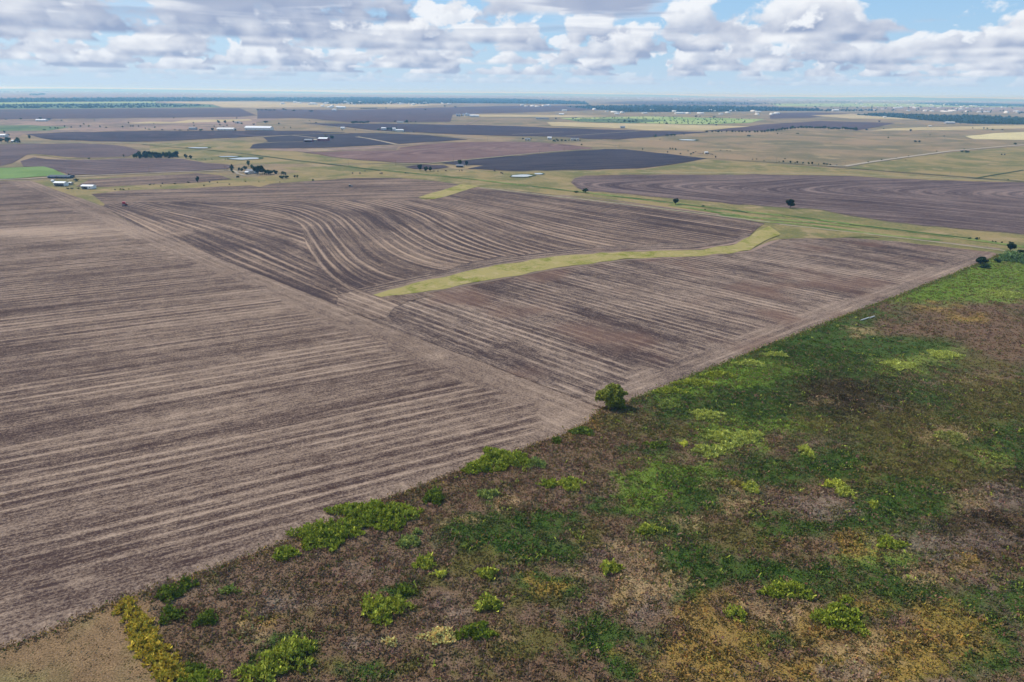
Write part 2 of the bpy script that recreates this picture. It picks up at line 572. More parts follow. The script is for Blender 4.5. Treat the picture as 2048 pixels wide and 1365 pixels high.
D1, L1 = C(80, 64, 62), C(200, 170, 144)
m_soil = soil_mat('tilled_soil', D1, L1, 0.39, 6.6, 1.15, line=1.75)
m_soil_left = soil_mat('tilled_soil_smooth', C(82, 63, 58), C(198, 170, 146), 0.42, 4.8, 0.9, fine=0.9, near=1.4, line=1.5, brk=1.2)
m_soil_mott = soil_mat('tilled_soil_mottled', C(78, 62, 60), C(204, 176, 152), 0.36, 4.6, 0.95, fine=0.85, near=1.5, brk=3.2, line=1.6, tint=C(128, 96, 82))
m_soil_far = soil_mat('far_tilled_soil', C(86, 70, 72), C(150, 128, 120), 0.42, 18.0, 1.1, fine=0.3)  # far soils here toned darker to stand for cloud shadow
m_soil_bend = soil_mat('contour_tilled_soil', C(78, 62, 64), C(168, 144, 132), 0.4, 8.0, 1.25, fine=0.36)
m_soil_dark = soil_mat('dark_tilled_soil', C(62, 53, 62), C(114, 98, 102), 0.35, 24.0, 1.0, fine=0.12)
m_soil_navy = soil_mat('black_tilled_soil', C(58, 52, 62), C(106, 96, 98), 0.35, 14.0, 1.1, fine=0.2)
m_soil_red = soil_mat('reddish_tilled_soil', C(112, 84, 80), C(168, 138, 126), 0.42, 20.0, 1.1, fine=0.15)
m_soil_purple = soil_mat('grey_tilled_soil', C(82, 66, 68), C(128, 106, 104), 0.42, 60.0, 1.0, fine=0.06)

def water_mat():
    m, T = new_mat('pond_water')
    pos = T.n('ShaderNodeNewGeometry').outputs['Position']
    n = T.noise(pos, 0.8, 3.0, 0.6)
    finish(T, C(190, 192, 186, 0.8), 0.12, bump=n, bstr=0.05, bdist=0.05, spec=1.0)
    return m
m_water = water_mat()

# ------------------------------------------------------------------ ground: one sheet out past the horizon
def build_ground():
    V = [(0, 0, 0)]; Fc = []
    radii = [60, 120, 240, 480, 900, 1800, 3500, 7000, 14000, 28000, 45000]
    n = 64
    for r in radii:
        for i in range(n):
            t = 2 * math.pi * i / n
            V.append((r * math.cos(t), r * math.sin(t), 0))
    me = bpy.data.meshes.new('ground')
    f = [(0, 1 + i, 1 + (i + 1) % n) for i in range(n)]
    for k in range(len(radii) - 1):
        for i in range(n):
            a = 1 + k * n + i; b = 1 + k * n + (i + 1) % n
            f.append((a, a + n, b + n, b))
    me.from_pydata(V, [], f); me.update()
    me.materials.append(m_ground)
    o = link_mesh('ground', me); o['kind'] = 'structure'
build_ground()

def build_hills():
    """low far ridges that just break the horizon"""
    for (x0, x1, R, H, seed) in ((1500, 2300, 30000, 111, 1), (-300, 700, 31000, 104, 4), (700, 1500, 33000, 108, 7)):
        V = []; Fc = []
        N = 80
        a0 = math.atan2(x0 - 1024, 1450); a1 = math.atan2(x1 - 1024, 1450)
        for i in range(N + 1):
            t = i / N; a = a0 + (a1 - a0) * t
            e = math.sin(math.pi * t) ** 0.5
            h = H * e * (0.75 + 0.35 * mnoise.noise(Vector((t * 6, seed, 0))) + 0.08 * mnoise.noise(Vector((t * 40, seed, 0))))
            for k, (rr, hh) in enumerate(((R - 2500, 0), (R - 700, 0.75 * h), (R, h), (R + 1500, 0.6 * h), (R + 4000, 0))):
                V.append((rr * math.sin(a), rr * math.cos(a), hh - (2 if hh == 0 else 0)))
            if i:
                b = (i - 1) * 5
                for k in range(4):
                    Fc.append((b + k, b + k + 5, b + k + 6, b + k + 1))
        me = np_mesh('hills', V, Fc, m_scrub, smooth=True)
        o = link_mesh('hills', me); o['kind'] = 'structure'
build_hills()

# ------------------------------------------------------------------ far country, from the horizon forward
sheet('pasture', [(-400, 186), (190, 187), (512, 189.5), (520, 192.5), (260, 195.5), (-400, 195)], m_tan, 1, 0.5)
sheet('pasture', [(1270, 197), (1560, 198), (1900, 200), (2300, 203), (2300, 205), (1700, 203), (1300, 201)], m_tan, 1, 0.5)
sheet('pasture', [(1760, 212), (2048, 214), (2400, 220), (2400, 232), (2048, 224), (1900, 222), (1760, 220)], m_tan, 1, 0.5)
sheet('pasture', [(1540, 209), (1760, 207), (2048, 211), (2048, 213), (1760, 214), (1560, 214)], m_bright, 2, 0.5)
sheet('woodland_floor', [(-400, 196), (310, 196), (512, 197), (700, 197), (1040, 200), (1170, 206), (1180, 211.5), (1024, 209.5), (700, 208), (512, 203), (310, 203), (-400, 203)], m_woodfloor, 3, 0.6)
sheet('pasture', [(-400, 203.5), (310, 204), (310, 206.5), (-400, 208)], m_bright, 4, 0.5)
sheet('scrubland', [(-400, 208.2), (310, 206.8), (420, 210), (440, 216), (200, 217), (-400, 217)], m_scrub, 5, 0.5)
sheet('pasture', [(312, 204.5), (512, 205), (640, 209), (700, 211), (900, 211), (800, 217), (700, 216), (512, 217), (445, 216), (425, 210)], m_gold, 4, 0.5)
R0 = rows_vp(5200); R1 = rows_vp(-380); RH = rows_vp(2600)
sheet('ploughed_field', [(-400, 218), (480, 218), (512, 232), (480, 235), (190, 237), (-400, 240)], m_soil_purple, 5, 0.6, row=R0)
sheet('ploughed_field', [(514, 220), (700, 222), (1024, 214), (1190, 213.5), (1250, 221), (1024, 228), (905, 231), (900, 246), (700, 247), (630, 240), (590, 238), (514, 239)], m_soil_purple, 6, 0.6, row=R0)
sheet('ploughed_field', [(1260, 205), (1400, 204), (1536, 207), (1500, 212), (1300, 212), (1190, 209)], m_soil_purple, 6, 0.6, row=R0)
sheet('pasture', [(-400, 241), (190, 238), (485, 235.5), (512, 234), (560, 240), (512, 246), (512, 262), (250, 262), (45, 266), (30, 280), (-400, 281)], m_tan, 4, 0.6)
sheet('scrubland', [(-400, 250), (60, 250), (140, 254), (100, 261), (-400, 263)], m_scrub, 5, 0.6)
sheet('pasture', [(252, 247), (300, 244), (350, 245), (380, 241), (500, 240), (505, 243), (400, 246), (320, 248)], m_gold, 6, 0.6)  # sunlit patches on the tan pasture, done by colour
sheet('ploughed_field', [(45, 268), (130, 265), (300, 262.8), (620, 264), (690, 266), (690, 267), (560, 273), (440, 278), (300, 284), (240, 284), (110, 280)], m_soil_dark, 6, 0.8,
      row=rows_bend((60, 272), (690, 268), 0.4, 160), dense=True)
sheet('ploughed_field', [(525, 276), (600, 271), (690, 269), (712, 269), (718, 277), (790, 291), (650, 297), (560, 299), (500, 299), (506, 291), (536, 285)], m_soil_navy, 5, 0.7, row=R0)
sheet('ploughed_field', [(698, 268.5), (750, 268.5), (800, 270), (860, 273), (937, 281.5), (890, 284), (797, 290), (724, 276)], m_soil_navy, 6, 0.7, row=R0)
sheet('ploughed_field', [(604, 248.5), (800, 250), (1024, 254), (1100, 258), (1300, 264), (1415, 266), (1310, 275), (1240, 281), (1180, 280), (1110, 276), (1024, 274), (930, 272), (860, 268), (748, 263), (690, 256)], m_soil_dark, 7, 0.7, row=R0)
sheet('ploughed_field', [(1402, 264), (1536, 250), (1640, 243), (1790, 246.5), (1760, 254), (1712, 262), (1690, 257), (1600, 256), (1540, 263)], m_soil_purple, 7, 0.7, row=R0)
sheet('ploughed_field', [(1540, 228), (1620, 226), (1700, 228), (1620, 237), (1540, 239)], m_soil_purple, 7, 0.5, row=R0)
sheet('scrubland', [(1120, 238.5), (1300, 235), (1530, 240), (1500, 247), (1400, 250.5), (1300, 249), (1150, 245)], m_bright, 6, 0.6)
sheet('scrubland', [(1130, 241), (1260, 239), (1330, 243), (1270, 249), (1160, 246)], m_scrub, 7, 0.6)
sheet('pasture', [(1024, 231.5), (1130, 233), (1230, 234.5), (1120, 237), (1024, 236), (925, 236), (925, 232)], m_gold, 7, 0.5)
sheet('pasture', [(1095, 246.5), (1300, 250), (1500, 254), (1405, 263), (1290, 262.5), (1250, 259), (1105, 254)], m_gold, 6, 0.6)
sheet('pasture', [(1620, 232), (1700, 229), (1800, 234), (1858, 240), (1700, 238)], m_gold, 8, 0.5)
sheet('pasture', [(1930, 272), (1990, 266), (2048, 263.5), (2400, 262), (2400, 284), (2048, 279.5), (1945, 278)], m_pale, 3, 0.6)  # sunlit strip, its brightness lies in the colour
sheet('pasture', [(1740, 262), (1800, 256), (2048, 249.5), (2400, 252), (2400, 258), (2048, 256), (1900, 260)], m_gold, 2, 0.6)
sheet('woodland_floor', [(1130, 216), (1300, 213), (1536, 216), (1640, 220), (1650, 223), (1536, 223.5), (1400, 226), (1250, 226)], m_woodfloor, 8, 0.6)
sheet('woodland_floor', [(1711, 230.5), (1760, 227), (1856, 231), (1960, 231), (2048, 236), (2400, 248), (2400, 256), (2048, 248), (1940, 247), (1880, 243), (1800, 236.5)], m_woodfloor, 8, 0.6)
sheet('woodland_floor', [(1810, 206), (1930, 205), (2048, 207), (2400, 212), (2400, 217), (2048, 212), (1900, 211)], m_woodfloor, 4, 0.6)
sheet('woodland_floor', [(300, 180.5), (1024, 189), (1024, 190.5), (500, 186.5), (200, 184)], m_woodfloor, 4, 0.5)
sheet('ploughed_field', [(607, 307), (700, 303.5), (794, 303), (800, 297), (887, 287.5), (1024, 285), (1090, 287.5), (1184, 297), (1184, 299.5), (1120, 304), (1024, 312), (890, 325.5), (860, 328), (790, 327), (712, 321)], m_soil_red, 5, 0.8,
      row=rows_bend((700, 316), (1184, 291), 0.3, 50), dense=True)
ribbon('dirt_track', [(794, 302.5), (900, 300), (1000, 299)], 3, m_track, 9)
sheet('ploughed_field', [(882, 327.5), (1024, 314), (1100, 308), (1210, 300.5), (1250, 301), (1330, 309), (1410, 318), (1350, 330), (1274, 339), (1150, 342), (1024, 343), (935, 340), (967, 333), (912, 332)], m_soil_navy, 5, 0.8, row=rows_line((1024, 330), (1300, 318)))
sheet('ploughed_field', [(810, 336), (837, 331.5), (887, 332), (898, 336), (862, 341), (830, 339.5)], m_soil_dark, 5, 0.6, row=R0)
# pale ground between the far dark fields
sheet('pasture', [(500, 300), (650, 298), (794, 292.5), (885, 285), (885, 287), (797, 295), (790, 302), (700, 302), (610, 306)], m_tan, 4, 0.6)
# left: fields behind the property
qrow = rows_curves([[(-300, 291), (100, 291), (262, 297)], [(-300, 305), (90, 300), (270, 305)], [(-300, 325), (20, 318), (120, 310), (240, 312)]])
sheet('ploughed_field', [(-400, 288.5), (120, 287.5), (200, 288), (262, 295), (286, 303), (262, 313), (240, 315.5), (150, 316), (85, 308.5), (48, 310), (30, 325), (0, 333), (-400, 336)], m_soil_far, 4, 1.0, row=qrow, dense=True)
sheet('ploughed_field', [(45, 333), (40, 322), (62, 315), (100, 318), (150, 321), (240, 318), (370, 318), (410, 328), (466, 332), (452, 340), (300, 346), (142, 351), (118, 341)], m_soil_far, 5, 1.0, row=rows_line((80, 322), (420, 343)))
sheet('green_field', [(-400, 338), (0, 335.5), (90, 333.5), (110, 338), (133, 351), (0, 358), (-400, 362)], m_green, 5, 0.6)
sheet('grass_field', [(300, 287), (480, 282), (560, 300), (607, 308), (712, 322), (790, 328), (560, 330), (470, 330), (410, 326), (370, 316), (300, 306)], m_grass, 2, 1.0)

# right contour-ploughed field
sheet('ploughed_field', [(1140, 367), (1150, 359), (1175, 353), (1300, 351), (1500, 350), (1700, 352.5), (1760, 357), (2048, 366), (2450, 380), (2450, 500), (2048, 470), (1900, 456), (1800, 447), (1700, 432), (1640, 419), (1560, 415), (1460, 409), (1400, 401), (1330, 397), (1250, 389), (1170, 383), (1155, 377)], m_soil_bend, 3, 0.8,
      row=rows_bend((1120, 367), (2048, 393), 0.5, 42), dense=True, ratio=1.015, daz=0.6)
# creek grass between property and that field
sheet('creek_meadow', [(560, 331), (640, 334), (790, 329), (830, 342), (935, 342), (1024, 345), (1150, 344), (1280, 341), (1400, 349), (1300, 350), (1175, 352), (1148, 358), (1138, 367), (1155, 379), (1250, 391), (1400, 403), (1560, 417), (1640, 421), (1700, 434), (1800, 449), (1900, 458), (2048, 472), (2450, 502), (2450, 530), (2060, 512), (2020, 506), (1800, 480), (1600, 458), (1300, 420), (1000, 380), (800, 356), (690, 336)], m_grass, 2, 0.8)
ribbon('creek_bank', [(700, 336), (860, 352), (960, 362), (1024, 370), (1110, 380), (1180, 388), (1290, 401), (1400, 414), (1480, 424), (1600, 436), (1750, 456), (1900, 474), (2010, 490), (2080, 500)], 9.0, m_creek, 5)
for seg in ([(700, 336), (860, 352), (960, 362)], [(1050, 373), (1110, 380), (1180, 388)], [(1230, 394), (1290, 401), (1345, 408)], [(1362, 410), (1400, 414), (1480, 424), (1500, 427)], [(1560, 432), (1640, 441)], [(1700, 450), (1800, 462), (1935, 478)]):
    seg = [(x + (4 * math.sin(x)), y + 0.6 * math.sin(x * 0.7)) for x, y in seg]
    ribbon('creek_bed', seg, 3.2, m_ditch, 6)
ribbon('creek_bank', [(1340, 411), (1420, 424), (1500, 436), (1620, 446), (1720, 456)], 8, m_creek, 5)
ribbon('creek_bank', [(1440, 430), (1520, 444), (1600, 450), (1760, 470), (1880, 482)], 7, m_creek, 4)
ribbon('dry_creek_edge', [(1120, 392), (1180, 396), (1300, 412), (1450, 432), (1600, 455), (1760, 472), (2000, 499)], 5, m_tan, 3)
ribbon('ditch', [(285, 290), (340, 295), (425, 302), (512, 312), (587, 322), (640, 328), (690, 334), (760, 343)], 6.0, m_ditch, 6)
ribbon('ditch', [(1405, 318), (1536, 325.5), (1686, 336.5), (1836, 348), (1983, 359), (2160, 372)], 4.0, m_ditch, 6)
ribbon('ditch', [(1560, 273), (1700, 272), (1800, 271), (1900, 273)], 4.0, m_ditch, 6)
ribbon('hedge_bank', [(2048, 340), (1990, 350), (1950, 357)], 4.0, m_ditch, 6)

# roads and tracks
ribbon('gravel_road', [(-100, 252.5), (300, 256), (430, 262), (512, 253), (560, 252), (630, 251.3), (681, 257), (741, 264.5), (823, 269.5), (880, 273), (970, 281), (1024, 282), (1095, 283)], 6.0, m_dirt, 10)
ribbon('gravel_drive', [(540, 261), (580, 261.3), (640, 262.2), (690, 262.5)], 9.0, m_dirt, 10)
ribbon('dirt_track', [(712, 276), (735, 279), (760, 284), (794, 291.5)], 8.0, m_dirt, 10)
ribbon('dirt_track', [(512, 288.5), (560, 286), (606, 285.5)], 7.0, m_track, 10)
ribbon('dirt_track', [(506, 275), (583, 272.3), (632, 278)], 5.0, m_dirt, 10)
ribbon('dirt_track', [(512, 277), (583, 272.5), (700, 266.5), (760, 267)], 5.0, m_track, 10)
ribbon('gravel_road', [(1655, 333), (1690, 333.8), (1700, 332), (1736, 326), (1811, 315), (1901, 302.5), (2048, 289), (2300, 272)], 9.0, m_dirt, 9)
ribbon('dirt_track', [(-400, 366), (-100, 362), (50, 358.5), (130, 354), (260, 349), (320, 346.5), (400, 344), (455, 342), (500, 347), (540, 348)], 5.0, m_dirt, 8)
ribbon('dirt_track', [(455, 342), (470, 343.5), (475, 349), (490, 353), (520, 352)], 3.5, m_dirt, 9)
ribbon('dirt_track', [(787, 331), (850, 330), (885, 326.5), (1024, 313.2), (1100, 306), (1190, 300), (1260, 299.5)], 6.0, m_track, 9)
ribbon('dirt_track', [(1024, 271.5), (1080, 269), (1128, 266.5)], 6.0, m_track, 11)
ribbon('dirt_track', [(1024, 276), (1130, 275), (1200, 270), (1280, 264.5)], 6.0, m_track, 11)
ribbon('dirt_track', [(930, 253), (945, 247), (960, 240)], 8.0, m_tan, 11)
ribbon('grass_verge', [(-100, 286), (120, 284.5), (260, 286.5), (350, 291)], 12.0, m_track, 6)
ribbon('grass_verge', [(60, 308.5), (100, 312), (140, 318), (262, 314.5)], 8.0, m_grass, 6)
ribbon('grass_verge', [(1280, 347), (1500, 347), (1700, 350), (2048, 363)], 6.0, m_track, 3)

sheet('pasture', [(1690, 337.5), (1736, 328), (1811, 317), (1901, 305), (2048, 292), (2400, 277), (2400, 392), (2048, 362), (1836, 346)], m_grass, 1, 0.6)
sheet('pasture', [(1300, 349), (1290, 340), (1350, 331), (1410, 320), (1536, 327.5), (1686, 338.5), (1836, 350), (1983, 361), (2200, 376), (2450, 384), (2048, 367), (1760, 358), (1700, 353)], m_grass, 1, 0.3)
# ponds: water with a dark wet rim
def pond(px, w, h, x, name='pond'):
    p = []
    for i in range(22):
        t = 2 * math.pi * i / 22
        k = 1 + 0.16 * math.sin(2 * t + px) + 0.08 * math.sin(5 * t + w)
        p.append((x[0] + math.cos(t) * w / 2 * k, x[1] + math.sin(t) * h / 2 * k))
    q = [(x[0] + (a - x[0]) * 1.25 + 2, x[1] + (b - x[1]) * 1.5 - 0.3) for a, b in p]
    sheet('pond_bank', q, m_ditch, 8, 0.2, step=30)
    sheet(name, p, m_water, 10, 0.0, step=30)
pond(1, 36, 2.4, (397, 297.2)); pond(2, 34, 2.0, (457, 315)); pond(3, 56, 4.2, (490, 319))
pond(4, 46, 4.2, (1043, 354)); pond(5, 20, 2.4, (1077, 350)); pond(6, 34, 2.2, (1375, 282))

# ------------------------------------------------------------------ the fields of the property
STRAW += [(90, 468, 190, 12, 0.8), (180, 462, 90, 8, 0.2), (165, 1165, 45, 14, 0.6), (866, 711, 22, 7, 0.5), (366, 465, 10, 3, 0.6),
          (620, 533, 16, 3, 0.6), (720, 596, 60, 10, 0.3), (1120, 842, 40, 14, 0.4), (600, 500, 18, 12, 0.35), (545, 615, 30, 14, 0.3),
          (1785, 578, 12, 4, 0.5), (430, 570, 20, 5, 0.35), (680, 735, 24, 7, 0.3), (850, 570, 70, 12, 0.25), (1500, 600, 300, 60, 0.1),
          (40, 395, 120, 22, -0.12), (1290, 612, 110, 20, 0.18), (1000, 600, 160, 30, 0.12)]
soil_strip = [(125, 362), (250, 355), (395, 347), (440, 352), (462, 360), (400, 365.5), (300, 370), (215, 374), (150, 374), (175, 360)]
sheet('ploughed_strip', soil_strip, m_soil, 3, 0.6, row=rows_vp(3000))
sheet('property_grass', [(62, 362), (180, 357), (395, 346.5), (440, 348), (462, 358), (560, 352), (600, 345), (560, 336), (690, 334), (1000, 378), (1300, 418), (1600, 456), (1800, 478), (2030, 505), (1900, 530), (1200, 520), (700, 600), (200, 410)], m_grass, 1, 0.3)

S2c = [(180, 389), (240, 382), (380, 377), (500, 372), (520, 375.5), (540, 369.5), (640, 362), (700, 357.5), (800, 357.5), (880, 364), (918, 371), (838, 395.5), (845, 401), (700, 403), (500, 407), (380, 407), (215, 410)]
sheet('ploughed_field', S2c, m_soil, 2, 0.5, row=rows_line((300, 392), (850, 380)), dense=True)
wedge = rows_curves([[(215, 413), (420, 505), (600, 576), (740, 635)], [(240, 410), (430, 470), (600, 545), (700, 590)],
                     [(262, 408), (440, 447), (600, 497), (625, 515)], [(330, 406), (480, 428), (600, 455)]])
S2a = [(212, 408), (380, 404), (480, 414), (562, 430), (602, 450), (614, 490), (642, 540), (702, 580), (748, 590), (702, 606), (742, 641), (600, 583), (420, 512), (260, 447), (208, 413)]
sheet('ploughed_field', S2a, m_soil, 3, 0.4, row=wedge, dense=True)
curv = rows_curves([
    [(385, 406), (480, 417), (555, 430), (600, 450), (622, 480), (650, 520), (690, 560), (745, 588)],
    [(480, 408), (580, 420), (640, 445), (668, 485), (705, 525), (765, 558), (825, 568)],
    [(620, 405), (700, 425), (745, 460), (800, 500), (870, 530), (960, 540)],
    [(760, 402), (850, 425), (920, 460), (1000, 492), (1090, 517)],
    [(860, 401), (960, 425), (1080, 462), (1200, 490), (1290, 503)],
    [(900, 392), (1050, 418), (1250, 455), (1420, 483)],
    [(960, 378), (1100, 398), (1300, 428), (1500, 458)]])
S2b = [(380, 406), (500, 406), (700, 402), (845, 401), (870, 400), (955, 376), (1024, 382), (1200, 402), (1400, 425), (1530, 448), (1515, 458), (1495, 477), (1460, 490), (1400, 499), (1200, 507), (1000, 530), (830, 567), (745, 590), (700, 581), (640, 541), (612, 491), (600, 451), (560, 431), (480, 415)]
sheet('ploughed_field', S2b, m_soil, 4, 0.4, row=curv, dense=True, ratio=1.02, daz=0.8)
H2 = [(705, 584), (760, 570), (830, 555), (1000, 514), (1200, 494), (1400, 486), (1470, 477), (1500, 466), (1515, 458), (1495, 477), (1460, 490), (1400, 499), (1200, 507), (1000, 530), (830, 567), (745, 589)]
hl = rows_curves([[(720, 590), (830, 566), (1000, 530), (1200, 507), (1400, 499), (1470, 488)], [(700, 575), (830, 550), (1000, 512), (1200, 490), (1400, 484), (1470, 474)]])
sheet('headland', H2, m_soil_mott, 5, 1.2, row=hl, dense=True)
S1 = [(745, 598), (850, 587), (1000, 560), (1100, 541), (1250, 521), (1400, 514), (1500, 503), (1560, 479), (1700, 477), (1790, 484), (1900, 496), (1985, 506), (2000, 511), (1940, 536), (1800, 592), (1600, 668), (1400, 748), (1245, 811), (1225, 814), (1205, 816), (900, 702), (741, 641), (702, 606)]
p0 = at(1230, 828); p1 = at(2030, 505); q0 = at(62, 363)
eA = np.array([p0.x, p0.y]); eB = np.array([p1.x, p1.y]); eC = np.array([q0.x, q0.y])
def dist_line(P, A, Bq):
    d = (Bq - A) / np.linalg.norm(Bq - A); n = np.array([-d[1], d[0]])
    return np.abs((P - A) @ n)
edge_row = rows_line((1230, 828), (2030, 505))
red_row = rows_line((62, 363), (1230, 828))
sheet('ploughed_field', S1, m_soil_mott, 3, 0.3, row=rows_vp(-420), row2=edge_row,
      head=lambda P: np.clip(1.1 - dist_line(P, eA, eB) / 30.0, 0, 1), dense=True)
sheet('headland', [(640, 585), (700, 580), (748, 590), (800, 594), (880, 588), (860, 600), (800, 606), (770, 640), (742, 642), (690, 620)], m_soil_left, 5, 5.0,
      row=red_row, dense=True)
swale = [(745, 592), (800, 577), (830, 568), (1000, 531), (1100, 516), (1200, 508), (1400, 500.5), (1470, 489), (1500, 476), (1512, 465), (1540, 454), (1580, 456), (1560, 470), (1530, 484), (1512, 494), (1500, 503), (1400, 513), (1250, 520), (1100, 540), (1000, 558), (900, 577), (850, 586), (760, 597)]
sheet('grass_swale', swale, m_swale, 6, 0.7, step=8)
sheet('grass_field', [(1540, 453), (1600, 456), (1660, 462), (1730, 470), (1760, 476), (1700, 477), (1640, 478), (1560, 479), (1535, 486), (1560, 470)], m_grass, 6, 1.0, step=8)
sheet('grass_strip', [(838, 397), (880, 383), (922, 371), (958, 375), (915, 388), (868, 400)], m_swale, 6, 0.8, step=8)
ribbon('grass_margin', [(960, 377), (1100, 393), (1300, 416), (1540, 446)], 4, m_track, 5)
ribbon('swale_edge', [(745, 590), (800, 576), (830, 567), (1000, 530), (1100, 515), (1200, 507), (1400, 499.5), (1470, 488), (1500, 475)], 3.0, m_tan, 5)
ribbon('swale_edge', [(760, 598), (850, 587), (900, 578), (1000, 559.5), (1100, 541), (1250, 521.5), (1400, 514), (1500, 504), (1530, 491), (1560, 479), (1700, 478)], 3.4, m_tan, 5)
ribbon('headland', [(205, 412), (420, 512), (740, 641), (900, 703), (1214, 822)], 5.0, m_soil_left, 2)
ribbon('grass_margin', [(1560, 450), (1760, 472), (1900, 489), (2010, 503)], 3.5, m_track, 5)

left = [(-400, 366), (62, 362), (205, 414), (260, 447), (420, 512), (600, 583), (740, 641), (900, 703), (1205, 821), (1190, 835), (1175, 850), (1120, 876), (1060, 897), (930, 942), (840, 977), (760, 1007), (560, 1092), (400, 1152), (230, 1207), (100, 1267), (0, 1302), (-400, 1480)]
def head_left(P):
    d = dist_line(P, eC, eA)
    d2 = dist_line(P, np.array(at(0, 1302))[:2], np.array(at(1190, 835))[:2])
    return np.clip(np.maximum(1.12 - d / 30.0, 0.9 - d2 / 8.0), 0, 1)
sheet('ploughed_field', left, m_soil_left, 4, 0.15, row=rows_vp(3700), row2=red_row, head=head_left, dense=True, step=10)
# ------------------------------------------------------------------ rough ground in front: tint map of what grows where
V_ = lambda r, g, b: C(r, g, b, 1.4)
DG = V_(62, 82, 30); MG = V_(100, 118, 42); BR = V_(112, 88, 68); DB = V_(64, 52, 34); GO = V_(146, 118, 58); TA = V_(158, 132, 94)
YG = V_(124, 132, 60); GY = V_(130, 110, 94); OL = V_(96, 88, 46); BG = V_(118, 138, 50)
PATCH = [
    # x, y, rx, ry, colour
    (1560, 800, 330, 90, DG), (1750, 690, 300, 70, DG), (1900, 900, 260, 150, DG), (1980, 560, 220, 50, MG), (1900, 590, 160, 22, MG),
    (1470, 740, 130, 40, MG), (1350, 790, 70, 14, MG), (1560, 700, 120, 26, DG), (2200, 700, 200, 150, DG), (1420, 770, 60, 14, BG),
    (1680, 790, 110, 36, DB), (1760, 830, 120, 30, DB), (1960, 1000, 150, 70, DB), (1620, 850, 70, 26, OL), (1830, 860, 160, 40, OL),
    (1920, 650, 120, 40, BR), (2020, 690, 100, 50, BR), (1800, 660, 60, 18, BR), (2060, 610, 40, 14, BR),
    (1990, 590, 60, 12, YG), (2030, 600, 50, 8, BG), (1800, 735, 60, 16, YG), (1890, 715, 50, 14, YG),
    (1880, 880, 60, 22, TA), (1940, 640, 60, 7, GO), (1960, 730, 60, 10, OL), (1880, 620, 60, 6, GO), (1970, 770, 80, 12, TA),
    (1720, 668, 30, 8, TA), (1960, 925, 70, 26, YG), (2000, 1000, 90, 28, GY), (1900, 1010, 70, 18, TA),
    (1660, 808, 34, 7, TA), (1790, 818, 26, 7, GY), (1830, 940, 160, 60, OL), (1700, 950, 90, 40, OL),
    (1340, 960, 120, 36, MG), (1380, 1000, 130, 46, DG), (1540, 950, 90, 40, DG), (1660, 930, 80, 30, DG), (1500, 870, 120, 30, MG),
    (1440, 905, 50, 12, MG), (1420, 845, 40, 8, YG), (1300, 905, 60, 14, DG), (1330, 870, 60, 12, OL),
    (990, 1075, 120, 48, DG), (1060, 1110, 110, 30, DG), (940, 1130, 70, 26, OL), (1100, 1050, 80, 20, DG), (1220, 1020, 70, 16, DG),
    (960, 1030, 40, 10, DG), (1300, 1000, 60, 26, MG), (1350, 1060, 80, 34, DG), (1180, 1080, 60, 24, OL), (1100, 1180, 80, 30, DG),
    (1060, 1200, 70, 18, OL), (1380, 1120, 80, 30, DG), (1480, 1080, 90, 30, OL), (1580, 1060, 80, 28, DG), (1480, 1150, 150, 40, DG),
    (1610, 1160, 120, 36, DG), (1740, 1130, 80, 26, DG), (1360, 1180, 60, 40, DG), (1200, 1280, 80, 56, DG), (1250, 1330, 60, 40, DG),
    (1720, 1050, 90, 40, DG), (1800, 1010, 110, 50, DG), (1860, 1080, 90, 36, DG), (1960, 1080, 100, 60, DB), (1540, 1290, 80, 20, DG),
    (1690, 1230, 90, 26, DG), (1800, 1180, 120, 36, DG), (1920, 1240, 100, 50, DG), (1980, 1310, 90, 60, DG), (2050, 1200, 70, 60, DG),
    (1860, 1345, 60, 30, DG), (870, 1180, 50, 14, OL), (560, 1300, 60, 30, DG), (790, 1180, 40, 16, DG), (640, 1330, 60, 26, OL),
    (800, 1340, 60, 16, OL), (1040, 1290, 90, 40, OL), (960, 1360, 60, 20, OL), (740, 1355, 60, 20, DG),
    (1440, 1280, 110, 80, GO), (1390, 1340, 100, 50, GO), (1620, 1260, 60, 26, GO), (1260, 1210, 36, 26, GO), (1600, 1340, 120, 30, GO),
    (1790, 1310, 150, 60, GO), (1880, 1260, 90, 50, GO), (1740, 1350, 160, 50, GO), (1700, 1210, 60, 14, GO), (1100, 1185, 30, 16, GO),
    (1860, 1150, 60, 20, TA), (1730, 1110, 70, 26, YG), (1700, 1090, 70, 16, GO), (1930, 1130, 50, 16, GO), (1380, 1050, 60, 12, TA),
    (1260, 1110, 50, 22, TA), (1290, 1180, 60, 50, TA), (1310, 1230, 60, 26, GY), (1480, 1180, 60, 16, BR), (1720, 1350, 60, 26, GY),
    (1560, 1230, 60, 20, TA), (1700, 1300, 40, 20, TA), (1900, 1090, 120, 26, GY), (1620, 1010, 80, 22, GY), (1690, 1030, 70, 16, GY),
    (1480, 1010, 40, 20, TA), (1450, 975, 50, 10, TA), (500, 1262, 38, 36, TA), (530, 1240, 20, 16, GO), (940, 1050, 50, 10, TA),
    (1010, 1010, 40, 10, TA), (1020, 1120, 20, 8, TA), (600, 1210, 60, 20, GY), (700, 1150, 60, 16, GY), (760, 1290, 60, 20, GY),
    (900, 1230, 60, 14, GY), (620, 1150, 70, 26, BR), (1150, 1150, 30, 16, TA), (1000, 1270, 40, 10, TA), (1180, 1215, 22, 8, GY),
    (850, 1360, 50, 16, BR), (1150, 1330, 60, 20, BR), (1180, 845, 24, 12, GO), (1130, 870, 20, 8, GO), (1250, 850, 60, 12, OL),
    (1480, 880, 50, 16, YG), (1920, 530, 60, 12, MG), (2020, 800, 120, 50, OL), (1560, 880, 60, 12, BR), (2030, 1350, 30, 60, BR),
]
PA = np.array([[p[0], p[1], p[2], p[3]] for p in PATCH], float)
PC = np.array([p[4] for p in PATCH], float)

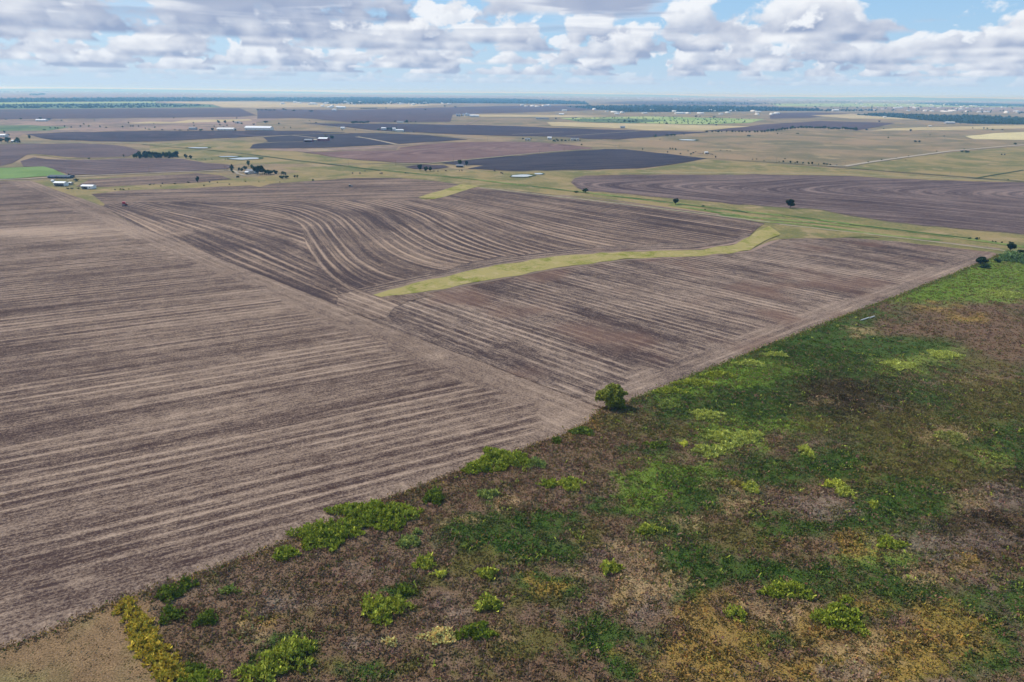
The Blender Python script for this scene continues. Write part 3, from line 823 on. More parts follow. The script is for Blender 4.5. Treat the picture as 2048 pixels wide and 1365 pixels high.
def fnoise(P, s, seed=0.0, octs=3):
    out = np.zeros(len(P)); a = 1.0; tot = 0
    for o in range(octs):
        f = s * 2 ** o
        out += a * np.array([mnoise.noise(Vector((p[0] * f, p[1] * f, seed + o * 9.1))) for p in P]); tot += a; a *= 0.55
    return out / tot

def tint_map(P):
    """P ground points (n,2): the colour of what grows there"""
    P3 = np.column_stack([P, np.zeros(len(P))])
    X, Y = project(P3)
    n1 = fnoise(P, 1 / 9.0, 1.0); n2 = fnoise(P, 1 / 9.0, 31.0); n3 = fnoise(P, 1 / 3.0, 61.0, 2); n4 = fnoise(P, 1 / 28.0, 91.0, 2)
    dz = 0.22 * np.clip((Y - 186) / 1000.0, 0.12, 1.2)
    n5 = fnoise(P, 1 / 4.0, 131.0, 3)
    Xw = X + (n1 * 420 + n5 * 200) * dz; Yw = Y + (n2 * 230 + n3 * 90) * dz
    col = np.tile(np.array(BR), (len(P), 1))
    gz = np.clip(n4 * 2.2 + 0.1, 0, 1)[:, None] * 0.4
    col = col * (1 - gz) + np.array(GY) * gz
    ol = np.clip(n3 * 1.7 - 0.05 + n1 * 1.2, 0, 1)[:, None] * 0.7
    col = col * (1 - ol) + np.array(OL) * ol
    for k in range(len(PA)):
        cx, cy, rx, ry = PA[k]
        q = ((Xw - cx) / rx) ** 2 + ((Yw - cy) / ry) ** 2
        w = np.clip((1.25 - q) / 0.8 + n3 * 1.3 + n5 * 1.0, 0, 1) * np.clip(2.4 - q, 0, 1)
        w = (w * (0.72 if PC[k][0] > 0.25 else 0.94))[:, None]
        col = col * (1 - w) + PC[k] * w
    # the mown corner at the left
    mown = (X < 300 + (Y - 1210) * 0.35 + n1 * 10) & (Y > 1180)
    mc = np.array(C(166, 134, 98, 0.8)) * (1 + 0.25 * n3[:, None]) * np.array([1, 1, 1])
    gsh = np.clip(n1 * 2.5, 0, 1)[:, None] * 0.5
    mc = mc * (1 - gsh) + np.array(C(128, 130, 78, 0.9)) * gsh
    col[mown] = mc[mown]
    col *= (1 + 0.22 * n3[:, None])
    return np.clip(col, 0.01, 0.8), mown, X, Y

EDGE = [(-400, 1480), (0, 1303), (100, 1268), (230, 1208), (400, 1153), (560, 1093), (760, 1008), (840, 978), (930, 943), (1060, 898), (1120, 877), (1178, 850), (1200, 822), (1245, 812), (1400, 749), (1600, 669), (1800, 593), (1940, 537), (2000, 512), (2050, 508)]
ROUGH = EDGE + [(2450, 560), (2450, 1500), (2450, 2000), (-400, 2000)]

def inside(px, X, Y):
    r = np.zeros(len(X), bool); n = len(px); j = n - 1
    for i in range(n):
        xi, yi = px[i]; xj, yj = px[j]
        c = ((yi > Y) != (yj > Y)) & (X < (xj - xi) * (Y - yi) / (yj - yi + 1e-12) + xi)
        r ^= c; j = i
    return r

def tint_mat(name, rough=0.95, gscale=1.4, trans=0.0, gain=1.0, lo=0.78, hi=1.22):
    m, T = new_mat(name)
    pos = T.n('ShaderNodeNewGeometry').outputs['Position']
    c = T.attr('tint').outputs['Color']
    n = T.noise(pos, gscale, 5.0, 0.72)
    k = T.ss(n, 0.3, 0.7, lo * gain, hi * gain)
    cc = T.n('ShaderNodeVectorMath', operation='SCALE')
    T.put(cc.inputs[0], c); T.put(cc.inputs['Scale'], k)
    finish(T, cc.outputs[0], rough, bump=n, bstr=0.6, bdist=0.3, spec=0.08, trans=trans)
    return m
m_rough = tint_mat('rough_ground', gscale=3.2, lo=0.25, hi=1.1)
m_weed = tint_mat('weed_stems', trans=0.25, gscale=0.8)

def build_rough_ground():
    pts = densify(ROUGH, 12, 0.15)
    ex = inner_points(pts, 1.012, 0.75)
    loop = [Vector((p.x, p.y)) for p in pts]
    n = len(loop)
    vs, _, fs, _, _, _ = delaunay_2d_cdt(loop + [Vector(p) for p in ex], [(i, (i + 1) % n) for i in range(n)], [], 1, 1e-4)
    V = np.array([(v.x, v.y, 0) for v in vs]); Fc = np.array([f for f in fs if len(f) == 3])
    a = V[Fc[:, 0]]; b = V[Fc[:, 1]]; c = V[Fc[:, 2]]
    nz = (b[:, 0] - a[:, 0]) * (c[:, 1] - a[:, 1]) - (b[:, 1] - a[:, 1]) * (c[:, 0] - a[:, 0])
    Fc[nz < 0] = Fc[nz < 0][:, ::-1]
    col, mown, X, Y = tint_map(V[:, :2])
    V[:, 2] = 0.06 * fnoise(V[:, :2], 0.25, 5.0, 2)
    me = np_mesh('rough_pasture', V, Fc, m_rough, {'tint': ('FLOAT_COLOR', col)})
    o = link_mesh('rough_pasture', me, loc=(0, 0, 0.62)); o['kind'] = 'structure'
    sheet('grass_field', [(2005, 512), (2060, 505), (2450, 520), (2450, 580), (2048, 532), (1990, 530)], m_creek, 1, 0.3)
build_rough_ground()

def blades(Pb, h, w, lean, rs):
    """upright leaf-clump cards: two triangles each, random heading; returns V, F"""
    n = len(Pb)
    az = rs.uniform(0, 2 * np.pi, n)
    dx = np.cos(az); dy = np.sin(az)
    lx = rs.normal(0, 1, n) * lean; ly = rs.normal(0, 1, n) * lean
    w = w * rs.uniform(0.6, 1.4, n); h = h * rs.uniform(0.6, 1.35, n)
    V = np.zeros((n, 4, 3))
    V[:, 0] = Pb + np.column_stack([-dx * w * .35, -dy * w * .35, np.zeros(n)])
    V[:, 1] = Pb + np.column_stack([dx * w * .35, dy * w * .35, np.zeros(n)])
    V[:, 2] = Pb + np.column_stack([dx * w * .6 + lx * h, dy * w * .6 + ly * h, h * rs.uniform(.7, 1, n)])
    V[:, 3] = Pb + np.column_stack([-dx * w * .5 + lx * h, -dy * w * .5 + ly * h, h])
    Fc = np.arange(4 * n).reshape(n, 4)
    return V.reshape(-1, 3), Fc

G2 = V_(144, 152, 60)
def build_undergrowth():
    rs = np.random.default_rng(11)
    N = 150000
    # even spread over the ground between 85 m and 430 m, thinned with distance
    r = np.sqrt(rs.uniform(80 ** 2, 300 ** 2, N)); az = rs.uniform(-0.95, 0.95, N)
    r2 = np.sqrt(rs.uniform(300 ** 2, 560 ** 2, 60000)); az2 = rs.uniform(0.1, 0.95, 60000)
    r = np.concatenate([r, r2]); az = np.concatenate([az, az2])
    P = np.column_stack([r * np.sin(az), r * np.cos(az)])
    X, Y = project(np.column_stack([P, np.zeros(len(P))]))
    ok = inside(ROUGH, X, Y) & (X > -260) & (X < 2300) & (Y < 1560)
    P = P[ok]
    col, mown, X, Y = tint_map(P + rs.normal(0, 1.3, P.shape) * (0.5 + np.hypot(P[:, 0], P[:, 1])[:, None] / 300))
    sw = rs.random(len(P)) < 0.16
    col[sw] = np.array(OL) * rs.uniform(0.7, 1.2, (sw.sum(), 1))
    sw = rs.random(len(P)) < 0.1
    col[sw] = np.array(BR) * rs.uniform(0.7, 1.3, (sw.sum(), 1))
    col = col * (1 + rs.normal(0, 1, col.shape) * np.array([0.1, 0.08, 0.12]))
    yel = (col[:, 0] > 0.22) & (col[:, 2] < col[:, 0] * 0.3)
    yel &= rs.random(len(P)) < 0.38
    col[yel] = np.array(V_(96, 82, 44)) * rs.uniform(0.7, 1.2, (yel.sum(), 1))
    keep = ~mown | (rs.random(len(P)) < 0.35)
    P = P[keep]; col = col[keep]; mown = mown[keep]
    far = np.hypot(P[:, 0], P[:, 1]) > 300
    k = 6
    Pb = np.repeat(P, k, 0) + rs.normal(0, 0.4, (len(P) * k, 2))
    colb = np.repeat(col, k, 0) * rs.uniform(0.8, 1.2, (len(P) * k, 1))
    lum = np.repeat(col @ np.array([.3, .6, .1]), k)
    hh = np.where(np.repeat(mown, k), 0.1, 0.36)
    pat = fnoise(P, 1 / 6.0, 201.0, 2)
    tuft = (pat > 0.12) & (rs.random(len(P)) < 0.07) & ~mown & (col[:, 1] > col[:, 0] * 0.8)
    hh = hh * np.repeat(np.clip(1.0 + 1.6 * pat, 0.5, 1.9), k)
    tk = np.repeat(tuft, k)
    hh = np.where(tk, 0.6, hh)
    colb[tk] = np.array(G2) * rs.uniform(0.6, 1.1, (tk.sum(), 1))
    V, Fc = blades(np.column_stack([Pb, np.full(len(Pb), 0.6)]), hh, 0.3, 0.6, rs)
    me = np_mesh('undergrowth', V, Fc, m_weed, {'tint': ('FLOAT_COLOR', np.clip(np.repeat(colb, 4, 0), 0.008, 0.85))})
    o = link_mesh('undergrowth', me)
    tag(o, 'low mixed green, brown and golden weeds over the rough pasture', 'undergrowth', kind='stuff')
    return len(Fc)
print('undergrowth quads', build_undergrowth())

def edge_growth():
    """ragged brown and gold weeds along the edge of the tilled ground"""
    rs = np.random.default_rng(5)
    pts = densify(EDGE[1:], 3, 0.0, closed=False)
    P = []; cols = []
    pal = [GO, BR, OL, TA, MG, DG]
    for i, p in enumerate(pts[:-1]):
        q = pts[i + 1]; L = (q - p).length
        x, y = project(np.array([[p.x, p.y, 0]])); x = x[0]
        for _ in range(int(L * 26)):
            t = rs.random(); c = p.lerp(q, t)
            off = rs.normal(0.5, 1.1)
            d = (q - p).normalized()
            P.append((c.x + d.y * off, c.y - d.x * off, 0.55))
            s = mnoise.noise(Vector((c.x * 0.05, c.y * 0.05, 8)))
            w = [0.34, 0.25, 0.2, 0.1, 0.06, 0.05] if x < 1260 else [0.1, 0.1, 0.25, 0.05, 0.35, 0.15]
            if s > 0.15: w = [0.15, 0.45, 0.15, 0.2, 0.03, 0.02] if x < 1260 else w
            cols.append(pal[rs.choice(6, p=w)])
    P = np.array(P); cols = np.array(cols) * rs.uniform(0.7, 1.2, (len(P), 1))
    V, Fc = blades(P, 0.4, 0.3, 0.5, rs)
    me = np_mesh('weed_margin', V, Fc, m_weed, {'tint': ('FLOAT_COLOR', np.repeat(cols, 4, 0))})
    o = link_mesh('weed_margin', me)
    tag(o, 'ragged gold and brown weeds along the edge of the tilled soil', 'weeds', kind='stuff')
edge_growth()

# ------------------------------------------------------------------ clumps of tall weeds: each one a thing
def lump(px, py, seed):
    return np.array([mnoise.noise(Vector((x * 0.75, y * 0.75, seed * 3.1))) + 0.5 * mnoise.noise(Vector((x * 1.9, y * 1.9, seed))) for x, y in zip(px, py)])

def weed_clump(name, label, shape, col, height=1.5, dens=11.0, group=None, cat='weeds', seed=0, tips=None, leaf=0.34):
    """shape: list of (x, y, w, h) ovals in photograph readings, foot of the clump at their lower edge"""
    rs = np.random.default_rng(100 + seed)
    Ps = []; hs = []
    c0 = at(shape[0][0], shape[0][1] + shape[0][3] * 0.3)
    for (x, y, w, h) in shape:
        m = mpp(x, y + h / 2)
        hgt = height
        vis = hgt / m * 0.75                       # how tall it looks
        fh = max(h - vis, h * 0.35)
        yf = y + h / 2 - fh / 2                    # footprint centre
        a = at(x - w / 2, yf); b = at(x + w / 2, yf); f = at(x, yf + fh / 2); k = at(x, yf - fh / 2)
        cx = (a + b) / 2; rx = (b - a).length / 2; ry = (k - f).length / 2
        n = int(max(40, math.pi * rx * ry * dens * 4))
        t = rs.uniform(0, 2 * np.pi, n); q = np.sqrt(rs.uniform(0, 1, n))
        edge = 1 + 0.22 * np.sin(3 * t + seed) + 0.16 * np.sin(5 * t + seed * 2.1) + 0.12 * np.sin(9 * t + seed)
        px = cx.x + np.cos(t) * q * rx * edge; py = cx.y + np.sin(t) * q * ry * edge
        top = np.clip(1.25 * (1 - (q) ** 2.5), 0.25, 1) * hgt * 1.2 * (0.8 + 1.5 * lump(px, py, seed) + 0.15 * rs.normal(0, 1, n))
        lv = rs.uniform(0, 1, n) ** 0.55
        lp = lump(px, py, seed + 40)
        keep = (lp > -0.16) | (q < 0.25) | (rs.random(n) < 0.15)
        px, py, top, lv = px[keep], py[keep], top[keep], lv[keep]; n = len(px)
        Ps.append(np.column_stack([px, py, 0.5 + np.clip(top, 0.2, 9) * lv * 0.8])); hs.append(np.full(n, leaf * 1.5))
    P = np.vstack(Ps)
    base = np.array([c0.x, c0.y, 0.0])
    V, Fc = blades(P - base, np.concatenate(hs), leaf, 0.45, rs)
    c = np.array(col) * rs.uniform(0.6, 1.45, (len(P), 1))
    if tips is not None:
        sel = rs.random(len(P)) < 0.3
        c[sel] = np.array(tips) * rs.uniform(0.8, 1.2, (sel.sum(), 1))
    me = np_mesh(name, V, Fc, m_weed, {'tint': ('FLOAT_COLOR', np.repeat(np.clip(c, 0.005, 0.8), 4, 0))})
    o = link_mesh(name, me, loc=tuple(base))
    tag(o, label, cat, group)
    return o
G1 = V_(116, 126, 40); G2 = V_(150, 152, 60); G3 = V_(86, 98, 36); G4 = V_(158, 162, 84); G5 = V_(116, 126, 66); YY = V_(182, 180, 70)
gb = 'clumps of tall green weeds on the rough ground'
CL = [
 ('big bright green weed bank hugging the soil edge, lower left of centre', [(745, 1030, 150, 62), (650, 1075, 120, 56), (790, 1040, 70, 50), (660, 1062, 90, 40)], G1, 1.7, G2),
 ('small round green clump off the left tip of the big weed bank', [(572, 1110, 48, 34)], G1, 1.4, G2),
 ('long crescent of bright green weeds at the soil edge below the corner tree', [(1005, 922, 110, 48), (955, 940, 60, 28)], G1, 1.6, G2),
 ('dull green clump at the right end of the crescent of weeds', [(1072, 930, 38, 24)], G5, 1.0, None),
 ('upright dark green clump between the two big weed banks', [(869, 997, 38, 38)], G3, 1.6, G1),
 ('left clump of the pale green pair below the crescent', [(1095, 970, 34, 22)], G1, 1.3, G2),
 ('right, larger clump of the pale green pair below the crescent', [(1142, 972, 46, 32)], G2, 1.5, G1),
 ('loose olive clump left of the pale green pair', [(976, 992, 42, 20)], G5, 1.0, G4),
 ('pale olive clump just below the big weed bank', [(816, 1087, 44, 30)], G5, 1.3, G4),
 ('tiny olive clump near the tip of the big weed bank', [(834, 1068, 18, 16)], G5, 1.0, None),
 ('bright tufted clump left of the dark green hollow', [(850, 1129, 42, 34)], G2, 1.4, G1),
 ('yellow green scatter below the bright tufted clump', [(880, 1152, 30, 18)], YY, 1.0, G4),
 ('tufted green clump at the lower edge of the dark green hollow', [(973, 1150, 42, 28)], G2, 1.3, G1),
 ('large domed bright green clump on bare brown ground', [(768, 1218, 92, 66)], G2, 1.9, G1),
 ('deep green clump touching the large domed one', [(812, 1186, 46, 28)], G3, 1.3, G1),
 ('green clump with ragged upright stems, right of the large dome', [(973, 1211, 56, 38)], G2, 1.5, G1),
 ('low vivid green clump beside the golden grass tuft', [(950, 1268, 74, 40)], G1, 1.1, G3),
 ('golden dry grass tuft beside the vivid green clump', [(878, 1276, 66, 38)], V_(206, 174, 112), 1.2, None),
 ('small golden dry grass tuft on brown ground', [(785, 1289, 30, 22)], V_(206, 174, 112), 0.9, None),
 ('double dark green clump below the soil edge', [(342, 1190, 50, 36), (376, 1172, 34, 28)], G3, 1.4, G1),
 ('round deep green clump left of its twin', [(345, 1234, 48, 36)], G3, 1.4, G1),
 ('round deep green clump right of its twin', [(414, 1241, 46, 34)], G3, 1.4, G1),
 ('small olive clump alone below the soil edge', [(462, 1184, 34, 20)], G5, 1.0, G1),
 ('largest leafy bush of the bottom group, yellow green', [(585, 1313, 96, 76)], G2, 2.2, G1),
 ('leafy bush left of the largest one at the bottom edge', [(520, 1350, 88, 56)], G2, 2.0, G1),
 ('leafy bush at the bottom edge beside the golden bank', [(400, 1358, 84, 44)], G1, 1.6, G2),
 ('small dark leafy clump above the bottom edge bush', [(388, 1340, 40, 28)], G3, 1.3, G1),
 ('green clump beside the pale bare hollow', [(1222, 1140, 42, 32)], G2, 1.3, G1),
 ('bright low clump in the mixed green at centre right', [(1300, 1062, 50, 26)], G2, 1.1, G1),
 ('yellow green clump, upper of a slanting pair', [(1666, 972, 46, 20)], G2, 1.1, YY),
 ('yellow green clump, lower of a slanting pair', [(1690, 990, 36, 22)], G2, 1.2, G4),
 ('pale green clump beside a yellow tuft', [(1500, 978, 34, 24)], G2, 1.2, G4),
 ('yellow tuft beside a pale green clump', [(1472, 972, 28, 14)], C(190, 168, 84), 0.8, None),
 ('tiny bright green tuft in the grey hollow', [(1746, 1014, 18, 16)], G2, 1.0, None),
 ('bright green clump with spiky stems below the grey hollow', [(1778, 1090, 50, 28)], G1, 1.4, G2),
 ('wide bright green clump above the golden weeds', [(1572, 1184, 90, 44)], G1, 1.3, G2),
 ('tall bright green clump in front of the wide one', [(1680, 1240, 90, 60), (1690, 1205, 30, 20)], G1, 1.5, G2),
 ('green clump standing in golden weeds', [(1470, 1230, 42, 34)], G2, 1.4, G1),
 ('yellow green weeds spreading below the corner tree', [(1460, 880, 90, 34), (1420, 905, 60, 28), (1500, 875, 50, 24)], G4, 1.2, G2),
 ('yellow green clump below and right of the corner tree', [(1412, 832, 60, 22)], G4, 1.1, G2),
 ('green clump nearest the foot of the corner tree, on its right', [(1334, 812, 34, 22)], G5, 1.1, G2),
 ('row of green weeds along the soil edge right of the corner tree', [(1340, 785, 60, 14), (1390, 768, 70, 16), (1440, 752, 60, 14)], G2, 1.1, G1),
 ('second small row of green weeds farther along the soil edge', [(1500, 730, 60, 12), (1550, 712, 50, 10)], G4, 0.9, G2),
 ('small pale green clump above the mixed olive ground', [(1612, 905, 26, 26)], G2, 1.2, G4),
 ('pale yellow grass clump in the olive ground at the right', [(1900, 878, 52, 24)], C(200, 192, 110), 1.0, YG),
 ('lime weeds in the dark green, left of two', [(1800, 733, 60, 18)], G4, 0.9, G2),
 ('lime weeds in the dark green, right of two', [(1886, 712, 56, 16)], G4, 0.9, G2),
 ('lime patch of weeds below the right corner', [(2020, 592, 60, 14)], G4, 0.8, G1),
 ('dark green clump at the soil edge left of the corner tree', [(1165, 866, 46, 18)], G3, 0.9, G1),
 ('tiny dark clump at the soil edge', [(1113, 884, 18, 16)], G3, 0.9, None),
 ('dark green low weeds with a lime tuft', [(1310, 893, 46, 14)], G3, 0.8, G1),
 ('lime tuft beside dark green low weeds', [(1368, 892, 14, 12)], YY, 0.8, None),
]
for i, (lab, shp, col, h, tips) in enumerate(CL):
    weed_clump('weed_clump', lab, shp, col, h, 13.0, gb, seed=i, tips=tips)
bank = []
for t in np.linspace(0, 1, 9):
    bank.append((252 + 92 * t + 6 * math.sin(t * 9), 1215 + 140 * t, 38 + 50 * t, 34))
weed_clump('weed_bank', 'yellow weed bank running down beside the mown corner', bank, V_(176, 152, 58), 1.1, 9.0, seed=77, tips=V_(136, 130, 50))
cane = [(2030 + 30 * i, 519 + 3 * i, 50, 20) for i in range(8)]
weed_clump('cane_stand', 'pale green stand of tall cane beside the far right corner', cane, C(130, 160, 96), 3.2, 3.0, cat='cane', seed=80, tips=C(160, 186, 120), leaf=0.7)
# ------------------------------------------------------------------ trees
def leaf_mat(name, a, b, trans=0.25):
    m, T = new_mat(name)
    pos = T.n('ShaderNodeNewGeometry').outputs['Position']
    oi = T.n('ShaderNodeObjectInfo').outputs['Random']
    n = T.noise(pos, 0.55, 3.0, 0.7)
    n2 = T.noise(pos, 4.0, 2.0, 0.6)
    v = T.m('MULTIPLY_ADD', T.m('SUBTRACT', n2, 0.5), 0.7, n)
    v = T.m('MULTIPLY_ADD', T.m('SUBTRACT', oi, 0.5), 0.25, v)
    finish(T, T.mix(T.ss(v, 0.3, 0.7), a, b), 0.85, spec=0.1, trans=trans)
    return m
m_leaf = leaf_mat('dark_leaves', C(40, 62, 34), C(66, 88, 46))
m_leaf2 = leaf_mat('mid_leaves', C(58, 86, 36), C(104, 128, 56))
m_leaf3 = leaf_mat('corner_tree_leaves', C(74, 90, 22, 1.0), C(150, 152, 60, 1.0))
m_bark = paint('bark', C(96, 82, 70), 0.95, 0.25, 2.0, 0.05)

def crown_mesh(name, seed, nb, nq, leaf, mat, flat=1.0, low=0.22, open_=0.0):
    """crown inside a 1 x 1 x 1 space: clumps of leaves round nb limbs' ends"""
    rs = np.random.default_rng(seed)
    cs = []
    for i in range(nb):
        t = rs.uniform(0, 2 * math.pi); q = math.sqrt(rs.random()) * 0.33
        z = low + 0.16 + rs.random() * (0.58 - q * 0.55)
        cs.append((q * math.cos(t) * 1.05, q * math.sin(t), z, rs.uniform(0.12, 0.2)))
    cs.append((0, 0, low + 0.4, 0.24))
    cs = np.array(cs)
    w = cs[:, 3] ** 2; w /= w.sum()
    k = rs.choice(len(cs), nq, p=w)
    d = rs.normal(0, 1, (nq, 3)); d /= np.linalg.norm(d, axis=1)[:, None]
    rr = cs[k, 3] * (1 - 0.55 * rs.random(nq) ** 1.8) * (1 + 0.12 * rs.normal(0, 1, nq))
    P = cs[k, :3] + d * rr[:, None] * np.array([1, 1, 0.85 * flat])
    P[:, 2] = np.maximum(P[:, 2], low * 0.6)
    # each leaf clump a small tilted card facing roughly outwards
    nrm = d + rs.normal(0, 0.55, (nq, 3)); nrm /= np.linalg.norm(nrm, axis=1)[:, None]
    a = np.cross(nrm, rs.normal(0, 1, (nq, 3))); a /= np.linalg.norm(a, axis=1)[:, None]
    b = np.cross(nrm, a)
    s = (leaf * rs.uniform(0.6, 1.4, nq))[:, None]
    V = np.stack([P - a * s - b * s * .6, P + a * s - b * s * .7, P + a * s * .8 + b * s, P - a * s * .7 + b * s * .8], 1).reshape(-1, 3)
    mx = max(np.abs(V[:, 0]).max(), np.abs(V[:, 1]).max())
    V[:, :2] *= 0.5 / mx
    V[:, 2] /= V[:, 2].max()
    return np_mesh(name, V, np.arange(4 * nq).reshape(nq, 4), mat), cs

def trunk_mesh(name, cs, seed, n=5, thick=0.03):
    mb = MB(); rs = random.Random(seed)
    mb.path([(0, 0, -0.02), (0.01, 0, 0.12), (0, 0.01, 0.28), (0.01, 0, 0.5)], [thick * 1.3, thick, thick * 0.8, thick * 0.4], 7)
    for c in cs[:n]:
        mb.path([(0, 0, 0.16 + rs.random() * 0.1), (c[0] * 0.5, c[1] * 0.5, c[2] * 0.62), (c[0], c[1], c[2] * 0.97)], [thick * 0.6, thick * 0.4, thick * 0.15], 5)
    return mb.mesh(name, m_bark)

ONES = 'first second third fourth fifth sixth seventh eighth ninth tenth eleventh twelfth thirteenth fourteenth fifteenth sixteenth seventeenth eighteenth nineteenth'.split()
def ordinal(n):
    if n <= 19: return ONES[n - 1]
    t, u = divmod(n, 10)
    tens = {2: 'twent', 3: 'thirt', 4: 'fort'}[t]
    return tens + 'ieth' if u == 0 else tens + 'y-' + ONES[u - 1]
def rank_labels(objs, tail, place='from the left'):
    """alike things in a row or scatter are told apart by their order across the view"""
    key = [project(np.array([o.matrix_basis.translation]))[0][0] for o in objs]
    for k, i in enumerate(np.argsort(key)):
        if len(objs) > 1: objs[i]['label'] = ordinal(k + 1) + ' ' + place + ' of ' + tail
PROTO = []
for i in range(6):
    cm, cs = crown_mesh('crown', 20 + i, 9 + i % 3, 520, 0.05, m_leaf if i < 4 else m_leaf2, low=0.04 if i % 2 else 0.1)
    PROTO.append((cm, trunk_mesh('trunk', cs, i)))
BUSH = []
for i in range(3):
    cm, cs = crown_mesh('crown', 60 + i, 7, 260, 0.07, m_leaf if i < 2 else m_leaf2, low=0.0)
    BUSH.append((cm, trunk_mesh('trunk', cs, i, 3, 0.025)))
BIG = []
for i in range(2):
    cm, cs = crown_mesh('crown', 80 + i, 15, 3200, 0.03, m_leaf, low=0.16)
    BIG.append((cm, trunk_mesh('trunk', cs, i, 9, 0.025)))

tcount = [0]
def tree(x, y, w, h, label, group=None, kind='tree', lib=None, cat=None, wide=1.0):
    """w, h: its width and height as read from the photograph"""
    tcount[0] += 1
    i = tcount[0]
    lib = lib or (BUSH if kind == 'bush' else PROTO)
    cm, tm = lib[(i * 7 + i // 3) % len(lib)]
    p = at(x, y); m = mpp(x, y)
    o = empty('tree' if kind == 'tree' else 'bush', (p.x, p.y, 0.12 + 0.9 * (p.y > 2000)), rz=i * 2.4)
    W_ = max(1.5, w * m); H_ = max(1.2, h * m)
    o.scale = (W_, W_ * wide, H_)
    tag(o, label, cat or kind, group)
    link_mesh('trunk', tm, o); link_mesh('crown', cm, o)
    return o

# the corner tree
def corner_tree():
    p = at(1229, 818); m = mpp(1229, 818)
    rs = np.random.default_rng(3)
    o = empty('tree', (p.x, p.y, 0.3))
    tag(o, 'large leafy green tree at the near corner between two tilled fields', 'tree')
    # lobes: (dx, dy, z, r) in metres: heavy to the left, a thin wisp at the upper right
    L = [(-4.2, .4, 4.4, 2.0), (-2.6, -.8, 5.6, 2.3), (-1.0, .8, 6.6, 2.2), (.6, -.3, 6.4, 2.1), (1.5, .7, 5.0, 1.7), (-.2, -1.4, 4.0, 2.3),
         (1.3, -1.2, 3.0, 1.9), (-1.6, -1.6, 3.0, 1.9), (0.5, 1.2, 3.4, 2.0), (2.7, .1, 5.5, .9), (3.3, .1, 5.3, .55), (-3.4, 1.2, 3.6, 1.6),
         (.1, 0, 1.6, 1.7), (1.8, -.4, 1.2, 1.1), (.6, .2, 7.9, .8), (-5.2, 0, 3.6, 1.0), (2.6, -1.0, 0.7, 0.9), (-2.2, .2, 7.2, 1.2)]
    L = np.array(L); L[:, 3] *= 0.84; L[:, :2] *= 1.16
    nq = 11000
    w = L[:, 3] ** 2; w /= w.sum()
    k = rs.choice(len(L), nq, p=w)
    d = rs.normal(0, 1, (nq, 3)); d /= np.linalg.norm(d, axis=1)[:, None]
    bump = 1 + 0.42 * np.sin(d[:, 0] * 7 + k) * np.sin(d[:, 1] * 6 + k * 2) * np.sin(d[:, 2] * 6)
    rr = L[k, 3] * bump * (1 - 0.5 * rs.random(nq) ** 2)
    P = L[k, :3] + d * rr[:, None]
    P[:, 2] = np.maximum(P[:, 2], 0.15)
    nrm = d + rs.normal(0, 0.6, (nq, 3)); nrm /= np.linalg.norm(nrm, axis=1)[:, None]
    a = np.cross(nrm, rs.normal(0, 1, (nq, 3))); a /= np.linalg.norm(a, axis=1)[:, None]
    b = np.cross(nrm, a); s = (0.17 * rs.uniform(0.5, 1.6, nq))[:, None]
    V = np.stack([P - a * s - b * s * .6, P + a * s - b * s * .7, P + a * s * .8 + b * s, P - a * s * .7 + b * s * .8], 1).reshape(-1, 3)
    link_mesh('crown', np_mesh('crown', V, np.arange(4 * nq).reshape(nq, 4), m_leaf3), o)
    mb = MB()
    mb.path([(0, 0, -.3), (.1, 0, .8), (-.1, .1, 2.2), (-.4, .1, 3.6), (-.8, .3, 5.4)], [.42, .34, .28, .2, .08], 9)
    for c in L[:12]:
        mb.path([(0, 0, 1.2 + c[2] * .12), (c[0] * .45, c[1] * .5, c[2] * .66), (c[0] * .95, c[1], c[2])], [.2, .12, .04], 6)
    mb.build('trunk', m_bark, o)
corner_tree()

# --- single trees, each one singled out
tree(1580, 417.5, 23, 19, 'lone dark spreading tree on the edge of the contour ploughed field', lib=BIG, wide=0.9)
tree(1351, 410.5, 14, 13, 'single round tree on the creek bank below the contour ploughed field', lib=BIG)
tree(1171, 387.5, 15, 10, 'single small tree on the creek bank at the tip of the contour ploughed field', lib=PROTO)
tree(1152, 386.5, 16, 3.5, 'low dark brush trailing left from the small creek bank tree', kind='bush')
g = 'three dark trees beside the small dark field'
tree(840, 343, 13, 13, 'left tree of the dark three beside the small dark field', g)
tree(852, 345, 14, 11, 'middle tree of the dark three beside the small dark field', g)
tree(861, 344.5, 11, 10, 'right tree of the dark three beside the small dark field', g)
tree(920, 333, 12, 12, 'left of two dark trees behind the low dark shed', 'two trees at the low dark shed')
tree(933, 333, 10, 10, 'right of two dark trees beside the low dark shed', 'two trees at the low dark shed')
tree(396, 366.5, 9, 14, 'lone dark tree on the grass strip left of the farmhouse')
tree(465, 346, 11, 17, 'tall pointed evergreen tree left of the farmhouse drive')
tree(497, 334, 9, 12, 'tall slender tree behind the farmhouse')
tree(466, 347, 6, 5, 'small bush at the foot of the tall pointed evergreen', kind='bush')
tree(478, 342, 8, 6, 'dark bush between evergreen and farmhouse', kind='bush')
tree(490, 341, 15, 8, 'wide dark tree left of the farmhouse roof')
tree(484, 344, 8, 7, 'small dark tree in front of the wide dark one by the farmhouse')
tree(476, 357, 8, 5, 'dark bush beside the farmhouse drive loop', kind='bush')
tree(516, 350, 22, 17, 'largest dark tree right beside the farmhouse', lib=BIG)
tree(525, 350, 16, 18, 'tall dark tree right of the farmhouse, behind the largest', lib=BIG)
tree(511, 346, 10, 9, 'small dark tree touching the farmhouse wall')
tree(533, 351, 15, 12, 'bushy green tree between the farmhouse grove and the thicket', lib=BUSH)
tree(505, 338, 9, 8, 'small dark tree behind the farmhouse roof')
tree(520, 344, 14, 12, 'dark tree behind the farmhouse grove', lib=BUSH)
tree(541, 350, 20, 9, 'left half of the low green thicket right of the farmhouse', kind='bush')
tree(551, 349, 14, 8, 'right half of the low green thicket right of the farmhouse', kind='bush')
